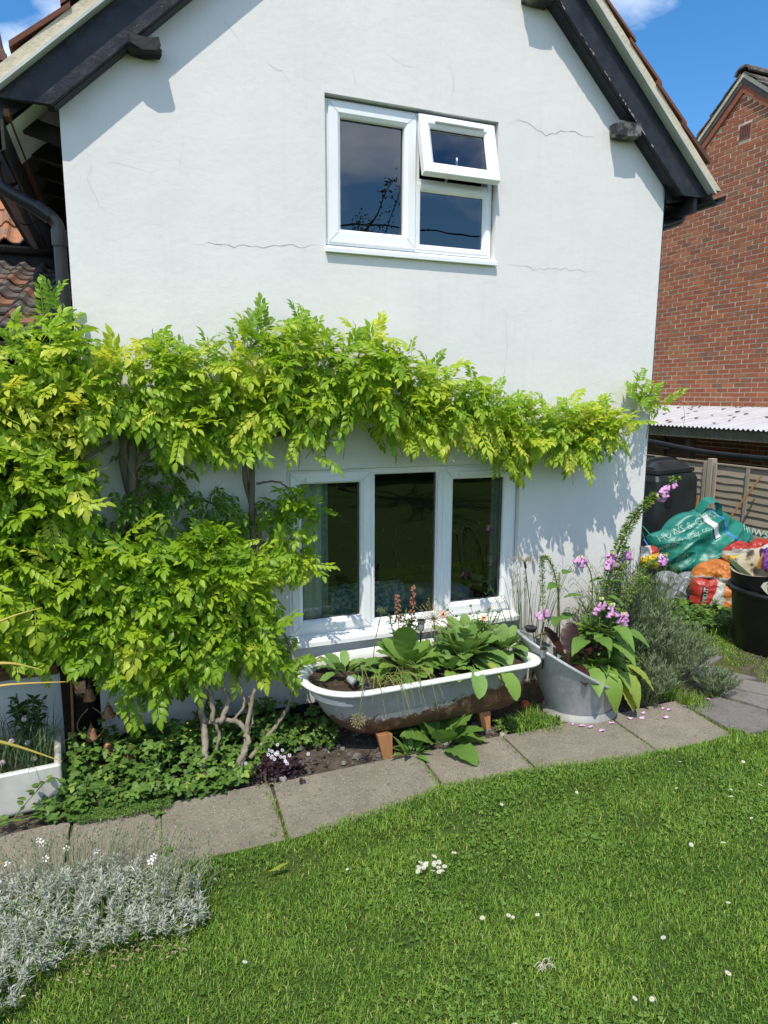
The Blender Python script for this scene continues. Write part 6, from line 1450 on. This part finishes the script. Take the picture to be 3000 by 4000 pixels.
DRYB = M('dry_brown_leaf', (.20, .15, .085), (.34, .28, .17), 25, .9)
b = B()
for i in range(420):
    x = R_(-.6, .15); y = random.gauss(-1.70, .05); a = R_(0, 6.28); L = R_(.008, .024); z = R_(.006, .03); b.put([(x, y, z), (x+cos(a+.2)*L*.5, y+sin(a+.2)*L*.5, z+.006), (x+cos(a)*L, y+sin(a)*L, z), (x+cos(a-.25)*L*.5, y+sin(a-.25)*L*.5, z+.002)], [(0, 1, 2, 3)])
tag(b.build('dead_foliage', DRYB, sil), kind='stuff')

# ---------------------------------------------------------------- ground cover under the wisteria
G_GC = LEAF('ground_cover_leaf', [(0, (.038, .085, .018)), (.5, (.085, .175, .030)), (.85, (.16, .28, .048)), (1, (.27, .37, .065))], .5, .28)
GCL = merge([scatter(leaf_tpl(1, .8, .1, .2, 4, .02, 'heart'), np.zeros((3, 3)), frames([(cos(a), sin(a), .1) for a in (0, 1.5, -1.5)], [(0, 0, 1)]*3), np.array([1.1, .85, .85]), 0.0)])[:3]
GC1 = [(-.52, -.66), (-.40, -.70), (-.15, -.70), (.20, -.74), (.55, -.72), (.62, -.60), (.95, -.30), (1.0, -.10), (.2, -.05), (-.2, -.05), (-.36, -.2)]
def cover(name, label, poly, n, h0, h1, s0, s1, tpl, mat, hf=None, cat='ground cover'):
    q = poly_sample(poly, n); m = n; hh = rng.uniform(0, 1, n)**.7; top = np.array([h0+(h1-h0)*max(0, .5+.9*mnoise.noise(Vector((a*6, b*6, 1))))*(hf(a, b) if hf else 1) for a, b in q]); z = .012+hh*top
    az = rng.uniform(0, 2*pi, m); d = np.stack([np.cos(az), np.sin(az)-.3, rng.normal(.1, .25, m)], 1)
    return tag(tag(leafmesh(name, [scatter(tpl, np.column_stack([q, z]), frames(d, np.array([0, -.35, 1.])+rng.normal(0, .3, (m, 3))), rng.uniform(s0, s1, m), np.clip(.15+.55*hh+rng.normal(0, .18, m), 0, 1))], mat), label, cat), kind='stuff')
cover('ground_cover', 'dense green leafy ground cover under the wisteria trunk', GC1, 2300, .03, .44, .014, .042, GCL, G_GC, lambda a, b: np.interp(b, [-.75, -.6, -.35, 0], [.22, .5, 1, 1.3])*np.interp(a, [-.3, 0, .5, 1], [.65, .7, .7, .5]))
cover('moss_mat', 'low bright green mossy mat at the path edge below the ground cover', [(-.40, -.64), (-.30, -.76), (-.05, -.78), (.14, -.78), (.16, -.70), (-.1, -.64)], 4200, .01, .035, .007, .012, leaf_tpl(1, .6, .1, .1, 2, 0, 'ovate'), G_GC, None, 'moss')
cover('weed_patch', 'small weeds on the bare soil between the bathtub and the galvanised tub', [(2.15, -.70), (2.62, -.74), (2.66, -.66), (2.5, -.5), (2.2, -.55)], 260, .01, .05, .012, .024, GCL, G_GC, None, 'weeds')
cover('weed_patch', 'thin ivy like weeds between the wisteria trunk and the bathtub end', [(.75, -.38), (1.15, -.5), (1.2, -.3), (1.0, -.12), (.7, -.2)], 330, .03, .16, .02, .034, GCL, G_GC, None, 'weeds')
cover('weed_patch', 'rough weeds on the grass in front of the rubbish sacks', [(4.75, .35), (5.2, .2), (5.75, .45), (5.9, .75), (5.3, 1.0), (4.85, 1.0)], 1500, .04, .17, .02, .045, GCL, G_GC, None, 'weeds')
for x, y, s in ((.09, -1.12, .03), (.065, -.80, .028), (.60, -1.18, .012)):
    pl_ = thing('joint_seedling', (x, y, .01), {.03: 'leafy seedling in the paving joint near the silver plant', .028: 'leafy seedling at the back of the paving joint by the ground cover', .012: 'tiny seedling in the paving joint at the lawn edge'}[s], 'seedling', 'seedlings in the paving joints'); rosette(pl_, (x, y, .012), 6, G_GC, HEARTL, s*.9, s*1.5, .1, .7, .5, .9, spread=.004)
# tiny yellow flowers
b = B()
for i in range(9): x, y = R_(-.3, .5), R_(-.6, -.3); b.lathe([(.0, 0), (.006, .002), (.003, .005)], (x, y, R_(.2, .33)), 6)
tag(tag(b.build('yellow_flowers', YC), 'tiny yellow flowers dotted in the ground cover', 'flowers'), kind='stuff')
# purple oxalis with pale flowers
ox = thing('oxalis_plant', (.74, -.64, 0), 'dark purple oxalis with pale lilac flowers at the path edge', 'plant')
q = rng.normal((.75, -.63), (.075, .05), (230, 2)); az = rng.uniform(0, 6.28, 230)
leafmesh('foliage', [scatter(GCL, np.column_stack([q, rng.uniform(.01, .09, 230)]), frames(np.stack([np.cos(az), np.sin(az), np.zeros(230)], 1), np.array([0, -.3, 1.])+rng.normal(0, .3, (230, 3))), rng.uniform(.018, .028, 230), rng.uniform(0, 1, 230))], LEAF('oxalis_leaf', [(0, (.012, .006, .009)), (1, (.05, .022, .03))], .5, .1), ox); tag(bpy.data.objects[-1] if False else ox.children[0], kind='stuff')
LIL = M('pale_lilac_petal', (.72, .66, .78), (.80, .78, .82), 20, .6)
for i in range(20): daisy_flower(ox, (random.gauss(.75, .085), random.gauss(-.64, .05), R_(.09, .16)), (R_(-.5, .5), -.7, .7), .012, 7, LIL, YC, .15)
b = B()
for i in range(150):
    x, y = R_(.55, 2.3), R_(-.70, -.12); s = abs(random.gauss(0, .014))+.005; n0 = 6; a0 = R_(0, 6)
    if x > 2.1 and R_(0, 1) < .5: continue
    b.loft([[(x+cos(a0+k)*s*R_(.7, 1.2), y+sin(a0+k)*s*R_(.5, 1.0), .0) for k in range(6)], [(x+cos(a0+k)*s*.8, y+sin(a0+k)*s*.6, s*R_(.3, .6)+.004) for k in range(6)]], caps=(False, True), t=R_(0, 1))
tag(tag(b.build('slate_chips', piece_mat('slate_chip', [(0, (.11, .10, .10)), (.5, (.16, .14, .13)), (.85, (.24, .22, .20)), (1, (.42, .39, .35))], .8)), 'broken slate and stone chips on the soil under the bathtub', 'stones'), kind='stuff')
b = B(); b.lathe([(0, -.034), (.02, -.028), (.033, -.008), (.033, .01), (.022, .027), (0, .034)], (2.515, -.46, .05), 18); tag(b.build('orange_ball', M('orange_ball', (.62, .11, .03), None, 9, .4), smooth=True), 'small orange ball in the shade between the bathtub and the galvanised tub', 'ball')
tag(b.build('debris', DRYB, data=False), kind='stuff') if False else None
b = B()
for i in range(420):
    x, y = random.choice(((R_(.3, .75), R_(-.74, -.55)), (R_(-.35, .1), R_(-.8, -.6)), (R_(2.2, 2.7), R_(-.76, -.6)), (R_(.6, 2.2), R_(-.75, -.4)), (R_(-1.0, -.3), R_(-.85, -.62)))); a = R_(0, 6.28); L = R_(.008, .03); z = R_(.012, .022)
    b.put([(x, y, z), (x+cos(a+.3)*L*.5, y+sin(a+.3)*L*.5, z+.004), (x+cos(a)*L, y+sin(a)*L, z), (x+cos(a-.3)*L*.5, y+sin(a-.3)*L*.5, z+.001)], [(0, 1, 2, 3)])
tag(tag(b.build('leaf_litter', DRYB), 'dry brown leaf litter along the back of the path', 'leaf litter'), kind='stuff')

# ---------------------------------------------------------------- left corner: trough, bells, post things
tr = thing('white_trough', (-.85, -.38, 0), 'white glazed sink trough with chives at the left end of the path', 'trough')
def tr_ring(i, z): return [(-1.7+i, -.62+i, z), (-.385-i, -.535+i, z), (-.415-i, -.10-i, z), (-1.7+i, -.10-i, z)]
b = B(); b.loft([tr_ring(.015, .0), tr_ring(.0, .02), tr_ring(.0, .235), tr_ring(.006, .247), tr_ring(.03, .247), tr_ring(.036, .235), tr_ring(.04, .16)], caps=(True, True)); b.build('basin', M('aged_white_glaze', (.62, .62, .58), (.48, .48, .44), 7, .3, .05, 20), tr, bevel=.03)
b = B(); b.loft([tr_ring(.041, .19)], caps=(False, True)); b.build('soil', SOIL, tr)
G_CHI = LEAF('chive_green', [(0, (.03, .07, .03)), (.5, (.07, .14, .06)), (1, (.16, .22, .09))], .45, .2)
q = rng.uniform((-1.2, -.5), (-.45, -.15), (900, 2)); parts = [blades(q, rng.uniform(.12, .30, 900), np.full(900, .0045), .2, .9, rng.uniform(0, 1, 900), np.full(900, .20))]
ch = thing('chive_clump', (-.8, -.3, .19), 'clump of green chives with faded flower heads in the white trough', 'chives'); tag(leafmesh('foliage', parts, G_CHI, ch, smooth=False), kind='stuff')
LILF = M('faded_chive_flower', (.42, .30, .42), (.45, .40, .28), 30, .8)
for x, y, z in ((-.72, -.45, .40), (-.62, -.42, .36), (-.55, -.40, .33), (-.66, -.48, .28), (-.52, -.44, .25), (-.57, -.3, .42), (-.70, -.3, .46)):
    b = B(); b.lathe([(.002, -.016), (.012, -.010), (.016, 0), (.011, .011), (.002, .015)], (x, y, z), 8); b.build('flower_head', LILF, ch)
bp = bushy('herb_bush', 'leafy dark green herb rising from the white trough against the dwarf wall', 'plant', (-.56, -.18, .2), .36, .16, 260, G_DARK, leaf_tpl(1, .42, .1, .3, 4, 0, 'ovate'), .03, .07, stems=9)
# trailing stem of leaves in front of the trough
tl = thing('bramble_shoot', (-.35, -.56, .05), 'trailing bramble shoot with round leaves hanging over the white trough', 'bramble'); b = B(); P = spline([(-.33, -.5, .05), (-.42, -.58, .20), (-.52, -.62, .14), (-.62, -.66, .04)], 6); b.tube(P, .003, 5); P2 = spline([(-.33, -.55, .02), (-.5, -.66, .05), (-.66, -.68, .06)], 6); b.tube(P2, .003, 5); b.build('stem', STEM, tl)
for i, q_ in enumerate(list(P[3:])+list(P2[4:])): one_leaf(tl, tuple(q_), R_(0, 6.28), R_(-.2, .6), HEARTL[0], R_(.03, .055), G_GC, R_(.4, .9))
# rusty bells
RUSTB = M('rusty_iron', (.22, .105, .055), (.32, .18, .10), 30, .85, .6, 60, .2)
def rust_bell(label, x, y, z, s=1.0):
    t = thing('rusty_bell', (x, y, z), label, 'bell', 'rusty wind chime bells'); b = B(); b.lathe([(.004, .062), (.016, .058), (.022, .045), (.026, .02), (.034, .0), (.036, -.006), (.030, .0), (.022, .02)], (x, y, z), 18); b.build('bell_body', RUSTB, t, smooth=True)
    b = B(); b.tube([(x, y, z+.06), (x, y, z+.10)], .002, 5); b.tube(spline([(x, y, z+.06), (x+.008, y, z+.07), (x, y, z+.08), (x-.008, y, z+.07), (x, y, z+.06)], 4), .002, 5); b.build('hook', RUSTB, t)
    b = B(); b.tube([(x, y, z+.03), (x, y, z-.012)], .003, 5); b.build('clapper', RUSTB, t)
for l, x, y, z in (('rusty bell hanging in the dark gap beside the porch post', -.245, -.20, .44), ('rusty bell hanging lowest below the dark gap beside the porch post', -.25, -.20, .20), ('rusty bell hanging against the white wall edge under the wisteria', -.15, -.20, .32), ('rusty bell half buried in the ground cover under the wall edge', -.165, -.22, .10), ('topmost rusty bell in the shade under the wisteria leaves', -.245, -.20, .70), ('rusty bell among yellow flowers in the ground cover', -.04, -.22, .24), ('rusty bell lying lowest in the ground cover', -.05, -.30, .08)): rust_bell(l, x, y, z)
sc_ = thing('scrolled_wire_trellis', (-.25, -.2, .0), 'rusty scrolled wire trellis beside the porch post', 'trellis')
for sg in (-1, 1):
    for k in range(3):
        z = .18+k*.25; b = B(); pts = []
        for i in range(13): a = i/12*pi; pts.append((-.245+sg*(.012+.065*sin(a)), -.19, z+.20*i/12))
        b.tube(pts, .0035, 6); b.build('scroll', RUSTB, sc_)
b = B(); b.tube([(-.315, -.20, 1.0), (-.355, -.20, .02)], .007, 8); b.build('upright_rod', RUSTB, sc_)
# strap leaves reaching in from the left
ph = thing('strap_leaf_plant', (-1.25, -1.0, 0), 'yellow striped strap leaves reaching in from the left edge', 'plant'); PHM = LEAF('strap_leaf', [(0, (.30, .24, .05)), (.5, (.50, .42, .08)), (1, (.55, .30, .10))], .5, .25)
for pts, w in (([(-1.2, -1.0, .05), (-.95, -1.0, .75), (-.65, -1.0, 1.12), (-.50, -1.0, 1.20), (-.36, -1.0, 1.235)], .018), ([(-1.2, -1.0, .05), (-.9, -1.0, .7), (-.65, -1.0, .97), (-.52, -1.0, 1.0), (-.38, -1.0, .95)], .024), ([(-1.2, -1.0, .05), (-.9, -1.0, .6), (-.68, -1.0, .86), (-.55, -1.0, .90), (-.29, -1.0, .88)], .022), ([(-1.2, -1.0, .05), (-.95, -1.0, .5), (-.72, -1.0, .66), (-.57, -1.0, .64), (-.33, -1.0, .50)], .034), ([(-1.2, -1.2, .03), (-.9, -1.3, .30), (-.7, -1.3, .33), (-.55, -1.3, .25)], .022)):
    P = spline(pts, 7); m = len(P); v = []; 
    for i, p_ in enumerate(P): ww = w*min(1, (m-1-i)/(m*.45)+.08); v += [(p_.x, p_.y-.0, p_.z+ww/2), (p_.x, p_.y-.006, p_.z), (p_.x, p_.y, p_.z-ww/2)]
    b = B(); b.put(v, [(3*i, 3*i+1, 3*i+4, 3*i+3) for i in range(m-1)]+[(3*i+1, 3*i+2, 3*i+5, 3*i+4) for i in range(m-1)], t=R_(.2, .8)); b.build('leaf', PHM, ph)
# ---------------------------------------------------------------- behind the photographer: hedge, tree and cable that the panes mirror
hg = thing('hedge', (3.0, -12.5, 0), 'dark clipped hedge behind the photographer, mirrored in the lower window', 'hedge')
b = B(); b.box(-8, 14, -13.2, -12.2, 0, 2.5); b.build('hedge_core', G_DARK, hg)
q = rng.uniform((-8, 0), (14, 2.6), (9000, 2)); m = 9000; dd = rdir(m, -pi, pi, -1, 1); dd[:, 1] = np.abs(dd[:, 1])
tag(leafmesh('foliage', [scatter(leaf_tpl(1, .6, .1, .2, 3, 0, 'ovate'), np.column_stack([q[:, 0], rng.uniform(-12.3, -12.05, m), q[:, 1]]), frames(dd, rng.normal(0, 1, (m, 3))), rng.uniform(.05, .10, m), rng.uniform(0, .7, m))], G_DARK, hg), kind='stuff')
at_ = thing('fruit_tree', (4.7, -10.5, 0), 'fruit tree behind the photographer, mirrored in the upper window', 'tree')
b = B(); b.tube(spline([(4.7, -10.5, 0), (4.72, -10.5, 1.8), (4.75, -10.5, 3.4)], 5), .12, 10); b.build('trunk', BARK, at_); b = B(); pos = []
for i in range(46):
    a = R_(0, 6.28); el = R_(.2, 1.35); L = R_(1.6, 3.3); s = Vector((4.75, -10.5, R_(2.8, 4.3))); e = s+Vector((cos(a)*cos(el)*L, sin(a)*cos(el)*L, sin(el)*L)); P = spline([tuple(s), tuple(s.lerp(e, .5)+Vector((R_(-.2, .2), R_(-.2, .2), .1))), tuple(e)], 7); b.tube(P, [lerp(.035, .006, k/len(P)) for k in range(len(P))], 5)
    for _ in range(70): q_ = random.choice(P[4:]); pos.append((q_.x+random.gauss(0, .10), q_.y+random.gauss(0, .10), q_.z+random.gauss(0, .09)))
tag(b.build('branch', BARK, at_), kind='stuff'); pos = np.array(pos); m = len(pos)
tag(leafmesh('crown', [scatter(leaf_tpl(1, .5, .1, .2, 3, 0, 'ovate'), pos, frames(rdir(m, -pi, pi, -1, 1), rng.normal(0, 1, (m, 3))), rng.uniform(.07, .12, m), rng.uniform(0, .8, m))], G_DARK, at_), kind='stuff')
b = B(); b.tube([(-14, -11.2, 6.6), (4, -11.2, 6.02), (9, -11.2, 6.1), (20, -11.2, 6.9)], .022, 6); tag(b.build('telephone_cable', BLACKPL), 'black overhead cable mirrored in the upper window', 'cable')
for x, z in ((-14, 6.9), (20, 7.2)): b = B(); b.tube([(x, -11.2, 0), (x, -11.2, z)], [.14, .10], 10); tag(b.build('utility_pole', OLDW), 'wooden pole carrying the overhead cable %s' % ('west of the garden' if x < 0 else 'east of the garden'), 'pole')
